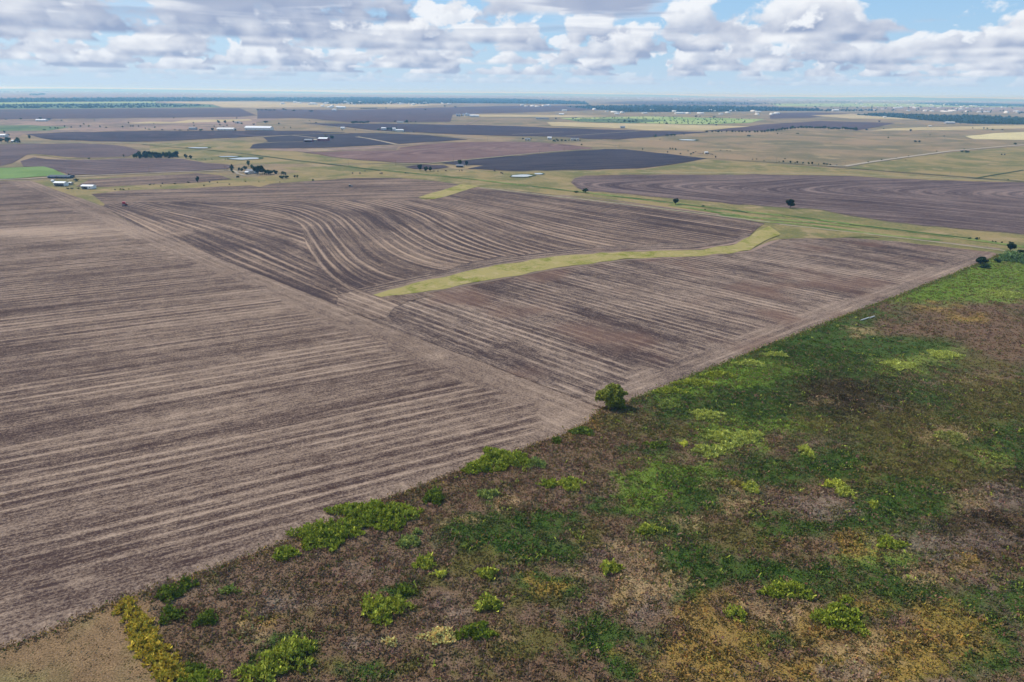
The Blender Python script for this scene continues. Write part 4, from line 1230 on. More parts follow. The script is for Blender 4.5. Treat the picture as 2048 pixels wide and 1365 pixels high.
tree(567, 351, 15, 7, 'separate low green thicket at the fence right of the farmhouse', kind='bush')
tree(565, 359, 14, 7, 'dark shrubby tree below the separate green thicket')
tree(574, 358, 12, 6, 'dark shrubby tree at the right end below the thicket')
tree(590, 357, 6, 6, 'left of two small trees at the fence corner', 'two small trees at the fence corner')
tree(595, 357.5, 6, 6.5, 'right of two small trees at the fence corner', 'two small trees at the fence corner')
tree(626, 363.5, 4, 5, 'thin small tree alone at the field edge right of the farmhouse')
tree(140, 355, 8, 6.5, 'dark round tree at the right end of the long blue roof')
tree(152, 363.5, 13, 6, 'dark wide tree on the lane behind the white barns')
tree(134, 369, 6, 3, 'small bush beside the left white barn', kind='bush')
tree(146, 367.5, 5, 2.5, 'small bush between the two white barns', kind='bush')
made = []
for x, w in ((136, 8), (144, 7), (157, 6)):
    made.append(tree(x, 378.5, w, 2.8, 'low dark shrub on the grass left of the right white barn', 'low shrubs left of the right white barn', 'bush'))
rank_labels(made, 'the low dark shrubs beside the right white barn')
made = []
for x, y, w in ((230, 381, 4), (241, 380, 6), (247, 380.5, 6), (258, 380, 3), (408, 373, 5), (419, 366, 5), (435, 367, 3), (459, 370.5, 4), (491, 365, 4), (560, 366.5, 3), (518, 366, 3),
                (300, 371, 6), (308, 370.5, 3), (325, 369, 4), (350, 369, 7), (377, 366.5, 6), (322, 374, 3)):
    made.append(tree(x, y, w, 2.6, 'low dark scrub on the grass strip', 'low scrub on the grass strip of the property', 'bush'))
rank_labels(made, 'the low scrub bushes on the grass strip')
# the wood behind the property
g = 'trees of the dense dark wood behind the green field'
rs = random.Random(4); made = []
for i in range(26):
    t = i / 25
    x = 271 + 82 * t + rs.uniform(-2, 2)
    made.append(tree(x, 317.5 - 0.8 * t - (i % 3) * 1.2, rs.uniform(10, 14), rs.uniform(8, 14), 'dark green tree in the dense wood behind the tilled field', g, lib=BUSH))
rank_labels(made, 'the dark trees in the dense wood')
tree(372, 318.5, 9, 10, 'left of the two round trees right of the dense wood', 'two round trees right of the wood')
tree(381, 319, 10, 8, 'right of the two round trees right of the dense wood', 'two round trees right of the wood')
tree(248, 315.5, 4, 6, 'small dark tree left of the dense wood', None)
tree(178, 318.5, 6, 3, 'small dark bush on the edge between two brown fields', None, 'bush')
made = [tree(x, 320.5, 2.5, 2.2, 'tiny dark bush', 'bushes on the grass below the ponds', 'bush') for x in (392, 404, 411, 424, 451, 455)]
rank_labels(made, 'the tiny bushes on the grass below the ponds')
# far left farm
for x, y, w, h, lab in ((3, 284, 14, 9, 'dark tree at the left picture edge beside a white house'), (16, 285, 17, 11, 'large dark tree right of the white house at far left'),
                        (35, 285, 13, 11, 'round dark tree beside a pale shed at far left'), (60, 277.5, 6, 8, 'upright small tree right of the far left farm'),
                        (9, 266, 5, 6, 'small tree above the far left farm'), (17, 271, 6, 4, 'low tree above the round dark one at far left')):
    tree(x, y, w, h, lab)
# scattered trees
PLURAL = {}
def scatter_trees(pts, label, group, w=4, h=3.5, kind='tree'):
    made = []
    for q in pts:
        x, y = q[:2]; ww = q[2] if len(q) > 2 else w; hh = q[3] if len(q) > 3 else h
        made.append(tree(x, y, ww, hh, label, group, kind))
    rank_labels(made, PLURAL.get(group, group))
scatter_trees([(42, 239, 6, 3.5), (81, 239.5, 7, 5), (92, 240.5, 4, 3), (98, 240, 10, 3), (12, 239.5, 5, 2), (124, 241.5, 5, 1.6)], 'dark tree in a broken row beside the far pale pasture', 'trees beside the far left pasture')
scatter_trees([(129, 254), (143, 256), (161, 254), (168, 250.5), (111, 257), (116, 257.5), (101, 257), (178, 254), (200, 254.5), (213, 256, 6, 2), (245, 255.5, 5), (257.5, 248, 3), (262, 254.5), (266, 254.5),
               (277, 254.5, 3), (291, 259, 3), (298, 260, 8, 2), (310, 256.5, 4, 3), (324, 261, 6, 2), (350, 261.5, 6, 2), (88, 260, 8, 2), (189, 242, 3, 2), (123, 242, 4, 2), (348, 238.5, 3, 2.5), (387, 249), (308, 250, 3, 2)],
              'small dark tree scattered on the far tan pasture', 'scattered trees on the far tan pasture')
scatter_trees([(437, 248, 7, 6), (451, 248.5, 8, 6), (467, 247, 5, 4), (476, 249, 6, 3), (484, 251, 6, 4), (440, 253, 6, 3), (454, 254, 5, 3), (474, 240, 3, 4), (388, 254, 4, 2.5), (402, 262.5, 9, 4),
               (425, 262, 9, 5), (437, 260, 6, 3), (471, 263, 6, 4), (492, 262, 8, 5), (508, 252, 8, 3), (360, 262, 8, 2), (376, 262, 6, 2), (448, 256, 4, 2.5), (429, 255, 4, 2)],
              'small dark tree around the far farm with long white barns', 'trees around the far white barns')
scatter_trees([(531, 248.5, 8, 5), (558, 250.5, 7, 3), (535, 247, 4, 3), (619, 245, 2, 3), (632, 248.5, 6, 2), (516, 223, 8, 3), (524, 223, 8, 2.5), (532, 223, 7, 3), (540, 223, 8, 2.5), (549, 223, 7, 2.5), (567, 222, 8, 3.5), (572, 223, 5, 3),
               (588, 224.5, 9, 2.5), (622, 226, 11, 3), (568, 258, 2.5, 2.5), (581, 258.5, 3, 3)], 'small dark tree along the far field edge', 'trees along the far field edges')
scatter_trees([(704 + i * 4.1, 249.5 - 0.3 * math.sin(i), 7, 4.2 + (i * 7 % 3) * 0.5) for i in range(9)], 'dark tree in the short far row beside the gravel road', 'short far tree row')
scatter_trees([(790, 247.5, 4, 4), (813, 248.5, 8, 6.5), (800, 246, 3, 2), (831, 247.5, 4, 3), (822, 247, 3, 2)], 'dark tree beside the far pale farmhouse', 'trees at the far pale farmhouse')
scatter_trees([(757, 262.5, 9, 3.5), (776, 262, 8, 5), (782, 263, 8, 6), (787, 262, 6, 4), (793, 261.5, 6, 4.5), (806, 264, 6, 4), (827, 267, 4, 2), (711, 262.5, 2, 2), (684.5, 263, 2.5, 2)], 'dark tree between the white farm buildings', 'trees at the white farm')
tree(652, 280, 10, 7, 'dark tree behind the right red barn, left of two', 'two trees behind the red barn')
tree(665, 280, 11, 7.5, 'dark tree behind the right red barn, right of two', 'two trees behind the red barn')
scatter_trees([(1046, 281.5, 6, 4), (1054, 281, 4, 3), (1062, 281.5, 3, 3), (1108, 285, 9, 4), (1116, 284.5, 8, 3.5), (1123, 284.5, 7, 4), (1131, 284.5, 6, 3), (1138, 284, 5, 3), (1150, 284, 5, 3), (1160, 284, 3, 2), (1113, 282, 6, 3)],
              'dark tree in the roadside hamlet beyond the black field', 'trees of the roadside hamlet')
tree(1163, 293, 5, 3.6, 'single round tree on tan grass below the roadside hamlet')
scatter_trees([(1311, 276, 6, 5.5), (1332, 274.5, 4, 4), (1336, 274.5, 7, 4), (1342, 274, 6, 4.5), (1348, 274, 7, 4.5), (1368, 271.5, 4, 3), (1320, 281.5, 2.5, 2)], 'dark tree near the far pasture pond', 'trees near the far pasture pond')
scatter_trees([(1340, 301, 4, 4.5), (1345, 301.5, 3, 5), (1351, 301.5, 4, 4), (1285, 301.5, 3.5, 3), (1335, 307.5, 4, 3.5), (1361, 310.5, 4, 3), (1382, 311.5, 5, 4), (1386, 308.5, 6, 3), (1431, 317.5, 3.5, 5), (1505, 321.5, 3.5, 3), (1513, 321, 3, 3), (1528, 323.5, 3, 2),
               (1417, 309.5, 4, 3), (1376, 304.5, 6, 2)], 'small dark tree on the tan pasture beside the black field tip', 'trees beside the black field tip')
scatter_trees([(1558, 325.5, 3, 2), (1566, 326, 5, 4), (1581, 327.5, 6, 5), (1590, 328, 4, 2.5), (1594, 328, 6, 5), (1606, 329, 5, 4), (1617, 329.5, 5, 4.5), (1624, 330, 6, 5.5), (1637, 330.5, 4, 2.5), (1648, 330, 8, 3.5), (1654, 331, 8, 3.5), (1660, 331.5, 6, 3), (1673, 332, 4, 2), (1570, 319.5, 6, 2)],
              'small dark tree in the broken row leading to the gravel road', 'broken tree row before the gravel road')
scatter_trees([(1736, 325.5, 3.5, 2.6), (1763, 321.5, 4, 3), (1792, 317, 3, 2), (1817, 313.5, 3.5, 2.5), (1811, 321, 2.5, 1.6), (1873, 303.5, 3, 2), (1928, 299, 3, 2)], 'small roadside bush along the far gravel road', 'bushes along the far gravel road', kind='bush')
scatter_trees([(1830, 285, 8, 4), (1838, 285.5, 7, 4.5)], 'dark tree of the tight pair alone in the wide pasture', 'tight pair of trees in the wide pasture')
scatter_trees([(1924, 304.5, 9, 3.5), (1933, 305, 9, 4), (1936, 304.5, 6, 3)], 'dark tree of the short clump beside the gravel road', 'short clump beside the gravel road')
scatter_trees([(2003, 310, 5, 3), (2009, 310, 4, 3)], 'dark tree of the low pair right of the roadside clump', 'low pair right of the roadside clump')
scatter_trees([(1776, 277.5, 4, 3.5), (1821, 263.5, 6, 4), (1661, 287, 2.5, 2), (1555, 269.5, 4, 2.5), (1563, 269.3, 2, 1.6), (1595, 269, 7, 2), (1499, 274.5, 6, 3.5), (1495, 274, 4, 3), (1733, 262, 6, 3), (1767, 259.5, 4, 2.5), (1758, 245.5, 5, 3.5), (1945, 257.5, 3, 2.5),
               (1967, 258, 4, 3.5), (1974, 258.5, 5, 3), (1985, 260, 5, 2.5), (2004, 260, 4, 2.5), (1860, 271, 3, 2), (1888, 273, 3, 2), (2030, 289, 8, 4), (1880, 335, 2, 1.5), (2016, 361, 3.5, 2.5), (1977, 331, 2, 1.5)],
              'small dark tree alone on the wide right pasture', 'lone trees on the wide right pasture')
scatter_trees([(1921, 248, 9, 5), (1935, 247.5, 7, 4), (1945, 247.5, 7, 5), (1965, 246.5, 6, 4), (1977, 247.5, 8, 4), (1910, 245, 5, 2.5), (1990, 248, 10, 4)], 'dark tree beside the far grey barn at right', 'trees beside the far grey barn')
g = 'long row of trees along the far pasture edge'
rs = random.Random(9); made = []
row_ = [(1413, 267, 7), (1424, 267, 8), (1431, 266.5, 4), (1437, 267, 7), (1443, 267, 4), (1453, 267, 4), (1464, 267, 6), (1470, 267, 3), (1478, 267, 5), (1484, 267, 6), (1492, 267, 5), (1499, 267.5, 6), (1509, 267, 6), (1515, 267, 6), (1523, 267, 8)]
for x, y, w in row_:
    made.append(tree(x, y, w, 3.4 + rs.random() * 1.2, 'dark tree in the long row', g))
for i in range(34):
    x = 1530 + i * 5.5; t = (x - 1530) / 185
    y = 267 - 8.5 * min(1, t * 2.6) + max(0, t - 0.4) * 6.0
    made.append(tree(x + rs.uniform(-1, 1), y, rs.uniform(6, 9), rs.uniform(4, 7.5), 'dark tree in the long row', g))
rank_labels(made, 'the trees in the long row along the far pasture')
scatter_trees([(1258, 247, 8, 4), (1250, 246.8, 7, 3.5), (1266, 247.3, 7, 3.5), (1272, 247, 4, 4), (1112, 241.5, 4, 3.5), (1392, 236.5, 7, 3.5), (1400, 236.5, 3, 3), (1428, 238, 8, 3.5), (1432, 253, 5, 2.5), (1320, 229.5, 3, 2), (1247, 227, 8, 3), (1262, 226.5, 8, 3)],
              'dark tree on the far bright green scrubland', 'trees on the far bright scrubland')
scatter_trees([(723 + i * 3.6, 220.5, 5, 2.6) for i in range(9)] + [(772, 220, 5, 2.5), (851, 223, 5, 2.5), (890, 216, 7, 3), (911, 218, 8, 3), (820, 229.5, 3, 2)], 'tiny dark tree beside the far white sheds', 'trees near the far white sheds')

# right corner trees
tree(1960, 530, 32, 17, 'dark round tree on the soil edge near the far right corner', lib=BIG)
tree(1967, 538, 26, 8, 'dark brush below the round tree near the right corner', kind='bush')
tree(2020, 503, 20, 17, 'bushy grey green tree behind the cane stand', lib=BIG)
tree(2042, 508, 20, 9, 'dark bush at the right picture edge above the cane', kind='bush')
tree(2062, 510, 30, 12, 'dark tree just past the right picture edge above the cane', lib=BIG)
tree(1995, 527, 18, 9, 'dark bush at the left end of the cane stand', kind='bush')
tree(2022, 488, 11, 4, 'small green shrub on the creek grass above the corner', kind='bush')
scatter_trees([(1938, 479, 8, 4), (1952, 480, 9, 5), (1958, 479, 4, 4), (1985, 485, 3, 3), (1991, 486, 5, 3), (2003, 487, 6, 3), (1410, 421, 5, 2.5), (1406, 414, 8, 2)], 'small green shrub along the creek bank', 'shrubs along the creek bank', 5, 3, 'bush')

# ------------------------------------------------------------------ far woods and settlements, past counting
def in_poly_pts(poly, n, rs):
    xs = [p[0] for p in poly]; ys = [p[1] for p in poly]
    X = rs.uniform(min(xs), max(xs), n * 3); Y = rs.uniform(min(ys), max(ys), n * 3)
    k = inside(poly, X, Y)
    return X[k][:n], Y[k][:n]

def woodland(name, label, bands, mat, seed, hm=(7, 13)):
    """bands: (polygon, count)"""
    rs = np.random.default_rng(seed)
    VV = []; FF = []; base = 0
    oc_v = np.array([[1, 0, .45], [0.3, .95, .5], [-.8, .6, .4], [-.8, -.6, .5], [.3, -.95, .42], [.5, .1, .9], [-.35, .25, 1.0], [-.1, -.45, .85], [.6, .6, 0], [-1, 0, 0], [.6, -.7, 0]])
    oc_f = np.array([[0, 1, 5], [1, 6, 5], [1, 2, 6], [2, 3, 6], [3, 7, 6], [3, 4, 7], [4, 5, 7], [4, 0, 5], [5, 6, 7], [8, 1, 0], [8, 2, 1], [8, 9, 2], [9, 3, 2], [9, 10, 3], [10, 4, 3], [10, 0, 4], [10, 8, 0]])
    for poly, cnt in bands:
        X, Y = in_poly_pts(poly, cnt, rs)
        for x, y in zip(X, Y):
            p = at(x, y)
            h = rs.uniform(*hm); w = h * rs.uniform(0.45, 0.9)
            t = rs.uniform(0, 6.28); c, s = math.cos(t), math.sin(t)
            v = oc_v * (1 + 0.22 * rs.normal(0, 1, oc_v.shape))
            q = np.column_stack([(v[:, 0] * c - v[:, 1] * s) * w + p.x, (v[:, 0] * s + v[:, 1] * c) * w + p.y, np.maximum(v[:, 2], 0) * h + 0.4])
            VV.append(q); FF.append(oc_f + base); base += len(oc_v)
    me = np_mesh(name, np.vstack(VV), np.vstack(FF), mat)
    o = link_mesh(name, me)
    tag(o, label, 'woodland', kind='stuff')
m_wood = leaf_mat('far_wood_leaves', C(30, 50, 34), C(52, 74, 44), 0.0)
woodland('far_woodland', 'dark blue wooded belt across the middle of the far plain', [
    ([(700, 197), (1040, 200), (1170, 206), (1180, 211.5), (1024, 209.5), (700, 208)], 2600),
    ([(500, 197), (760, 196.5), (760, 207), (650, 203), (500, 202.5)], 700),
    ([(640, 207), (860, 208), (860, 211), (660, 210)], 160)], m_wood, 1)
woodland('far_woodland', 'green wooded belt at the left above the bright strip', [([(-300, 196.5), (310, 196), (520, 197.5), (512, 203.5), (310, 203.5), (-300, 203)], 2200)], m_wood, 2)
woodland('far_woodland', 'scrubby dark strip below the bright green strip at left', [([(-300, 209), (310, 208), (440, 214), (300, 216), (-300, 215)], 900), ([(50, 214.5), (75, 214), (80, 216), (50, 216)], 30), ([(160, 213), (185, 213), (185, 216.5), (165, 216)], 40)], m_wood, 3, (4, 9))
woodland('far_woodland', 'wooded belt behind the far fields at centre right', [([(1130, 216), (1300, 213), (1536, 216), (1640, 220), (1650, 223), (1536, 223.5), (1400, 226), (1250, 226)], 1500), ([(1650, 220), (1760, 221), (1760, 223), (1650, 224)], 60)], m_wood, 4)
woodland('far_woodland', 'long wooded belt on the right below the far town', [([(1711, 230.5), (1760, 227), (1856, 231), (1960, 231), (2048, 236), (2400, 248), (2400, 256), (2048, 248), (1940, 247), (1880, 243), (1800, 236.5)], 1700)], m_wood, 5, (6, 11))
woodland('far_woodland', 'distant blue woods at the right under the horizon', [([(1810, 206), (1930, 205), (2048, 207), (2400, 212), (2400, 217), (2048, 212), (1900, 211)], 700), ([(1630, 203), (1700, 203), (1700, 206), (1640, 206)], 60), ([(1340, 207), (1560, 209), (1560, 211), (1350, 210)], 90)], m_wood, 6)
woodland('far_woodland', 'thin blue line of woods right under the horizon', [([(-300, 178), (300, 180), (1024, 188.5), (1024, 190.5), (500, 186.5), (200, 184), (-300, 183)], 1500), ([(1024, 191), (1400, 194), (2048, 199), (2300, 202), (2300, 204), (1500, 199), (1024, 196)], 900), ([(60, 187), (90, 187), (90, 190), (60, 190)], 60)], m_wood, 7, (9, 16))
woodland('far_woodland', 'open scatter of trees over the far right country', [([(1040, 196), (1700, 200), (2300, 206), (2300, 232), (1980, 226), (1760, 222), (1560, 212), (1200, 206)], 420)], m_wood, 8, (6, 11))
woodland('far_woodland', 'open scatter of shrubs over the far bright scrubland', [([(1120, 238.5), (1300, 235), (1530, 240), (1500, 247), (1400, 250.5), (1300, 249), (1150, 245)], 260)], m_wood, 9, (2, 4))

def settlement():
    rs = np.random.default_rng(21)
    V = []; Fc = []
    zones = [([(560, 204), (900, 208), (900, 213), (560, 211)], 34), ([(1040, 194.5), (1560, 197.5), (2048, 200), (2048, 204), (1500, 204), (1100, 199)], 420), ([(0, 180), (120, 181), (120, 184), (0, 184)], 24), ([(170, 182), (200, 182.5), (200, 184), (170, 184)], 10),
             ([(540, 184), (720, 186), (720, 187.5), (540, 186)], 26), ([(1700, 205), (2048, 210), (2048, 228), (1750, 222)], 70), ([(1100, 222), (1560, 222), (1560, 232), (1100, 228)], 26), ([(1040, 212), (1120, 214), (1120, 218), (1040, 216)], 8),
             ([(640, 214), (680, 215), (670, 219), (640, 218)], 7), ([(225, 186), (450, 191), (450, 193), (225, 188)], 14)]
    for poly, n in zones:
        X, Y = in_poly_pts(poly, n, rs)
        for x, y in zip(X, Y):
            p = at(x, y); t = rs.uniform(0, 3.14); c, s = math.cos(t), math.sin(t)
            a = rs.uniform(8, 20); b = rs.uniform(6, 11); h = rs.uniform(4, 8)
            if rs.random() < 0.12: a *= 2.5
            pr = [(-a, -b, 0), (a, -b, 0), (a, b, 0), (-a, b, 0), (-a, -b, h), (a, -b, h), (a, b, h), (-a, b, h), (-a, 0, h * 1.45), (a, 0, h * 1.45)]
            k = len(V)
            V += [(p.x + u * c - v * s, p.y + u * s + v * c, w + 0.5) for u, v, w in pr]
            Fc += [(k, k + 1, k + 5, k + 4), (k + 2, k + 3, k + 7, k + 6), (k + 1, k + 2, k + 6, k + 5), (k + 3, k, k + 4, k + 7), (k + 4, k + 5, k + 9, k + 8), (k + 7, k + 8, k + 9, k + 6)]
    o = link_mesh('far_buildings', np_mesh('far_buildings', V, Fc, paint('far_white_walls', C(226, 224, 218, 0.9), 0.6)))
    tag(o, 'pale specks of houses and sheds across the far plain', 'far buildings', kind='stuff')
settlement()

# ------------------------------------------------------------------ buildings
p_white = paint('white_sheet_metal', (0.74, 0.75, 0.76), 0.45, 0.06, 0.4)
p_wall = paint('white_wall', (0.66, 0.66, 0.64), 0.6, 0.06, 0.4)
p_grey = paint('grey_wall', (0.33, 0.34, 0.36), 0.6, 0.1, 0.4)
p_dark = paint('dark_opening', (0.025, 0.025, 0.03), 0.8)
p_blue = paint('blue_grey_roof', (0.035, 0.06, 0.09), 0.7, 0.1, 0.3)
p_red = paint('red_barn_wall', (0.26, 0.05, 0.06), 0.6, 0.15, 0.4)
p_tanw = paint('tan_wall', (0.42, 0.34, 0.24), 0.6, 0.08, 0.4)
p_roofg = paint('grey_shingle', (0.22, 0.22, 0.23), 0.8, 0.12, 1.0)
p_post = paint('weathered_post', (0.2, 0.16, 0.12), 0.9, 0.2, 1.0)
p_glass = paint('window_glass', (0.05, 0.07, 0.09), 0.1, 0.1, 1.0, 0.8)

def house(name, label, cat, x, y, wpx, dm, hm, yaw, wall, roof, group=None, pitch=0.28, bays=0, openf=0.0, doors=1, wins=2, chimney=False, w_m=None):
    """gabled building; its ridge runs along its width. bays > 0: that share of the front is an open bay between posts"""
    p = at(x, y)
    w = w_m or wpx * mpp(x, y)
    o = empty(name, (p.x, p.y, 0.5 if p.y < 1500 else 1.0), rz=math.radians(yaw))
    tag(o, label, cat, group)
    d = dm; h = hm; t = 0.15
    hw = w / 2
    op0 = -hw + w * openf if openf else -hw
    b = MB()
    b.box(-hw, hw, d - t, d, 0, h)
    b.box(-hw, -hw + t, t, d - t, 0, h); b.box(hw - t, hw, t, d - t, 0, h)
    if bays:
        x0 = -hw + (1 - openf) * 0
        xo = -hw + w * openf
        if openf < 1: b.box(xo, hw, 0, t, 0, h)
        b.box(-hw, min(xo, hw), 0, t, h * 0.8, h)
        if openf < 1: b.box(xo - t, xo, t, d - t, 0, h)
    else:
        b.box(-hw, hw, 0, t, 0, h)
    r = pitch * d / 2
    for s in (-1, 1):
        xx = hw if s > 0 else -hw + t
        b.add([(xx, 0, h), (xx, d, h), (xx, d / 2, h + r), (xx - t, 0, h), (xx - t, d, h), (xx - t, d / 2, h + r)], [(0, 1, 2), (5, 4, 3), (0, 2, 5, 3), (1, 4, 5, 2)])
    b.build('wall', wall, o)
    e = 0.5
    rf = MB()
    rf.prism([(-e, h - e * pitch + .05), (d / 2, h + r + .05), (d + e, h - e * pitch + .05), (d + e, h - e * pitch + .2), (d / 2, h + r + .22), (-e, h - e * pitch + .2)], -hw - e, hw + e)
    ro = rf.build('roof', roof, o)
    if chimney:
        c = MB(); c.box(hw * .3, hw * .3 + .8, d * .55, d * .55 + .8, h, h + r + 1.0); c.build('chimney', p_grey, ro)
    if bays:
        n = bays
        for i in range(n + 1):
            xx = -hw + 0.15 + (w * openf - 0.3) * i / n
            if i == 0: continue
            if i == n and openf < 1: continue
            c = MB(); c.box(xx - .12, xx + .12, 0, .24, 0, h * 0.8); c.build('post', p_post, o)
        fl = MB(); fl.box(-hw + t, min(-hw + w * openf, hw) - t, .3, d - .3, 0.02, 0.06); fl.build('floor_slab', p_dark, o)
    xs0 = -hw + w * (openf if bays else 0)
    span = hw - xs0
    if span > 3:
        k = doors + wins
        for i in range(k):
            xx = xs0 + span * (i + .5) / k
            if i % 2 == 0 and i // 2 < doors:
                c = MB(); c.box(xx - .6, xx + .6, -.06, -.003, 0, 2.2); dd = c.build('door', p_dark if wall != p_dark else p_wall, o)
                c = MB(); c.box(xx + .4, xx + .5, -.12, -.063, 1.0, 1.15); c.build('handle', p_white, dd)
            else:
                c = MB(); c.box(xx - .6, xx + .6, -.08, -.003, 1.0, 2.1); wd = c.build('window', p_wall, o)
                c = MB(); c.box(xx - .5, xx + .5, -.1, -.083, 1.1, 2.0); c.build('pane', p_glass, wd)
    return o

house('open_barn', 'white metal barn with three dark open bays, left of two near the corner', 'barn', 118.5, 373, 22, 7, 3.3, -4, p_white, p_white, bays=3, openf=0.95, doors=0, wins=0)
house('metal_barn', 'white metal barn with one dark open bay, right of two near the corner', 'barn', 174, 379, 23, 7, 2.8, -3, p_white, p_white, bays=2, openf=0.55, doors=0, wins=1)
house('long_shed', 'long low shed with dark blue grey roof beside the green field', 'shed', 117, 357, 42, 12, 1.5, 3, p_blue, p_blue, pitch=0.22, doors=2, wins=4)
house('small_shed', 'small pale shed right of the white open barn', 'shed', 139.5, 370, 6, 3.5, 1.9, -10, p_tanw, p_wall, doors=1, wins=0)
house('small_shed', 'tiny white shed behind the white open barn', 'shed', 105, 365, 4, 3, 1.8, 0, p_wall, p_white, doors=1, wins=0)
house('farmhouse', 'white farmhouse with grey roof among dark trees', 'house', 500, 348.5, 17, 9, 3.2, -8, p_wall, p_roofg, doors=1, wins=4, chimney=True)
house('carport', 'small pale carport on the left of the farmhouse', 'carport', 493, 350, 6, 5, 2.4, -8, p_wall, p_white, bays=2, openf=1.0, doors=0, wins=0)
house('low_shed', 'low dark shed below two dark trees at the blue black field', 'shed', 919, 336.5, 14, 6, 2.2, -3, p_grey, p_roofg, bays=3, openf=1.0, doors=0, wins=0)
house('red_barn', 'long red barn with dark open front, left of two', 'barn', 616, 286, 15, 14, 3.6, 0, p_red, p_roofg, bays=3, openf=1.0, doors=0, wins=0)
house('red_barn', 'larger red barn with pale roof, right of two', 'barn', 645, 284.5, 18, 16, 5, -6, p_red, p_white, doors=1, wins=3)
house('small_shed', 'tan shed between the two red barns', 'shed', 630, 284.5, 7, 9, 3, 0, p_tanw, p_tanw, doors=1, wins=1)
house('farmhouse', 'white farmhouse left of the tree clump at the white farm', 'house', 767, 262.5, 9, 10, 5, -4, p_wall, p_white, doors=1, wins=3)
house('farm_building', 'tall white building in the middle of the white farm', 'farm building', 788, 264.5, 6, 9, 6.5, 0, p_wall, p_white, doors=1, wins=1)
house('farm_building', 'long white building at the right of the white farm', 'farm building', 799, 266, 15, 9, 4.5, -4, p_wall, p_white, doors=1, wins=3)
house('farm_building', 'small white building alone on the gravel road bend', 'farm building', 685, 261, 8, 9, 4.5, 0, p_wall, p_white, doors=1, wins=1)
house('farmhouse', 'pale farmhouse between far dark trees above the white farm', 'house', 800, 248.5, 12, 10, 4.5, 0, p_wall, p_roofg, doors=1, wins=3)
house('long_barn', 'longest white barn beside the pale drive, rightmost of the far barns', 'barn', 515, 262.5, 52, 26, 6, -2, p_wall, p_white, doors=3, wins=3)
house('long_barn', 'pale low barn left of the longest white barn', 'barn', 450, 262.5, 33, 18, 3.6, 0, p_wall, p_wall, doors=2, wins=3)
house('long_barn', 'dark low shed left of the far white barns', 'shed', 384, 261, 13, 14, 4, 0, p_grey, p_roofg, doors=1, wins=2)
house('farmhouse', 'small white house among the trees above the far barns', 'house', 474, 248.5, 10, 10, 4, 0, p_wall, p_roofg, doors=1, wins=2)
house('farmhouse', 'white house at the left picture edge', 'house', 4, 274, 12, 12, 4, 0, p_wall, p_white, doors=1, wins=2)
house('small_shed', 'pale shed between the two round trees at far left', 'shed', 26, 284.5, 7, 8, 3, 0, p_wall, p_white, doors=1, wins=1)
house('long_barn', 'thin white barn behind the far left pasture', 'barn', 81, 242.5, 20, 14, 4, 0, p_wall, p_white, doors=1, wins=2)
house('long_barn', 'white barn behind the far centre field', 'barn', 681, 219.5, 18, 25, 9, 0, p_wall, p_white, doors=1, wins=2)
house('farm_building', 'low white building below the far centre barn', 'farm building', 668, 223.5, 8, 16, 6, 0, p_wall, p_white, doors=1, wins=1)
house('farmhouse', 'white house in the roadside hamlet, right of its trees', 'house', 1099, 281.5, 8, 9, 4, 0, p_wall, p_white, doors=1, wins=2)
made = []
for x in (1052, 1058, 1144, 1149, 1156):
    made.append(house('farmhouse', 'small pale house in the roadside hamlet', 'house', x, 283.5, 4.5, 8, 3.5, (x * 7) % 20 - 10, p_wall, p_roofg, 'small houses of the roadside hamlet', doors=1, wins=1))
rank_labels(made, 'the small pale houses in the roadside hamlet')
house('low_shed', 'dark shed alone on the golden far pasture', 'shed', 1245.5, 258.5, 9, 12, 4, 0, p_grey, p_roofg, doors=1, wins=1)
house('farmhouse', 'white house on the far edge of the bright scrubland, left', 'house', 1123, 232.5, 10, 15, 5, 0, p_wall, p_white, doors=1, wins=2)
house('farmhouse', 'white house on the far edge of the bright scrubland, right', 'house', 1234, 231.5, 9, 15, 5, 0, p_wall, p_white, doors=1, wins=2)
house('farm_building', 'row of grey sheds left of the bright scrubland', 'farm building', 1085, 241, 26, 14, 4, 0, p_grey, p_roofg, doors=2, wins=3)
house('small_shed', 'small white shelter among cattle on the tan pasture', 'shelter', 1413, 309.5, 6, 5, 2.6, 5, p_wall, p_white, bays=2, openf=1.0, doors=0, wins=0)
house('long_barn', 'grey barn at the foot of the right wooded belt', 'barn', 1901, 247.5, 18, 16, 5, 0, p_grey, p_wall, doors=1, wins=2)
house('farm_building', 'large white building with a tree in front, far right fields', 'farm building', 1672, 223.5, 12, 25, 9, 0, p_wall, p_white, doors=1, wins=1)
house('farmhouse', 'small white house at the left end of the right wooded belt', 'house', 1770, 236, 5, 12, 5, 0, p_wall, p_white, doors=1, wins=1)
house('small_shed', 'small pale shed on the tan pasture near the far gravel road', 'shed', 1860, 254.5, 6, 9, 3, 0, p_tanw, p_wall, doors=1, wins=1)

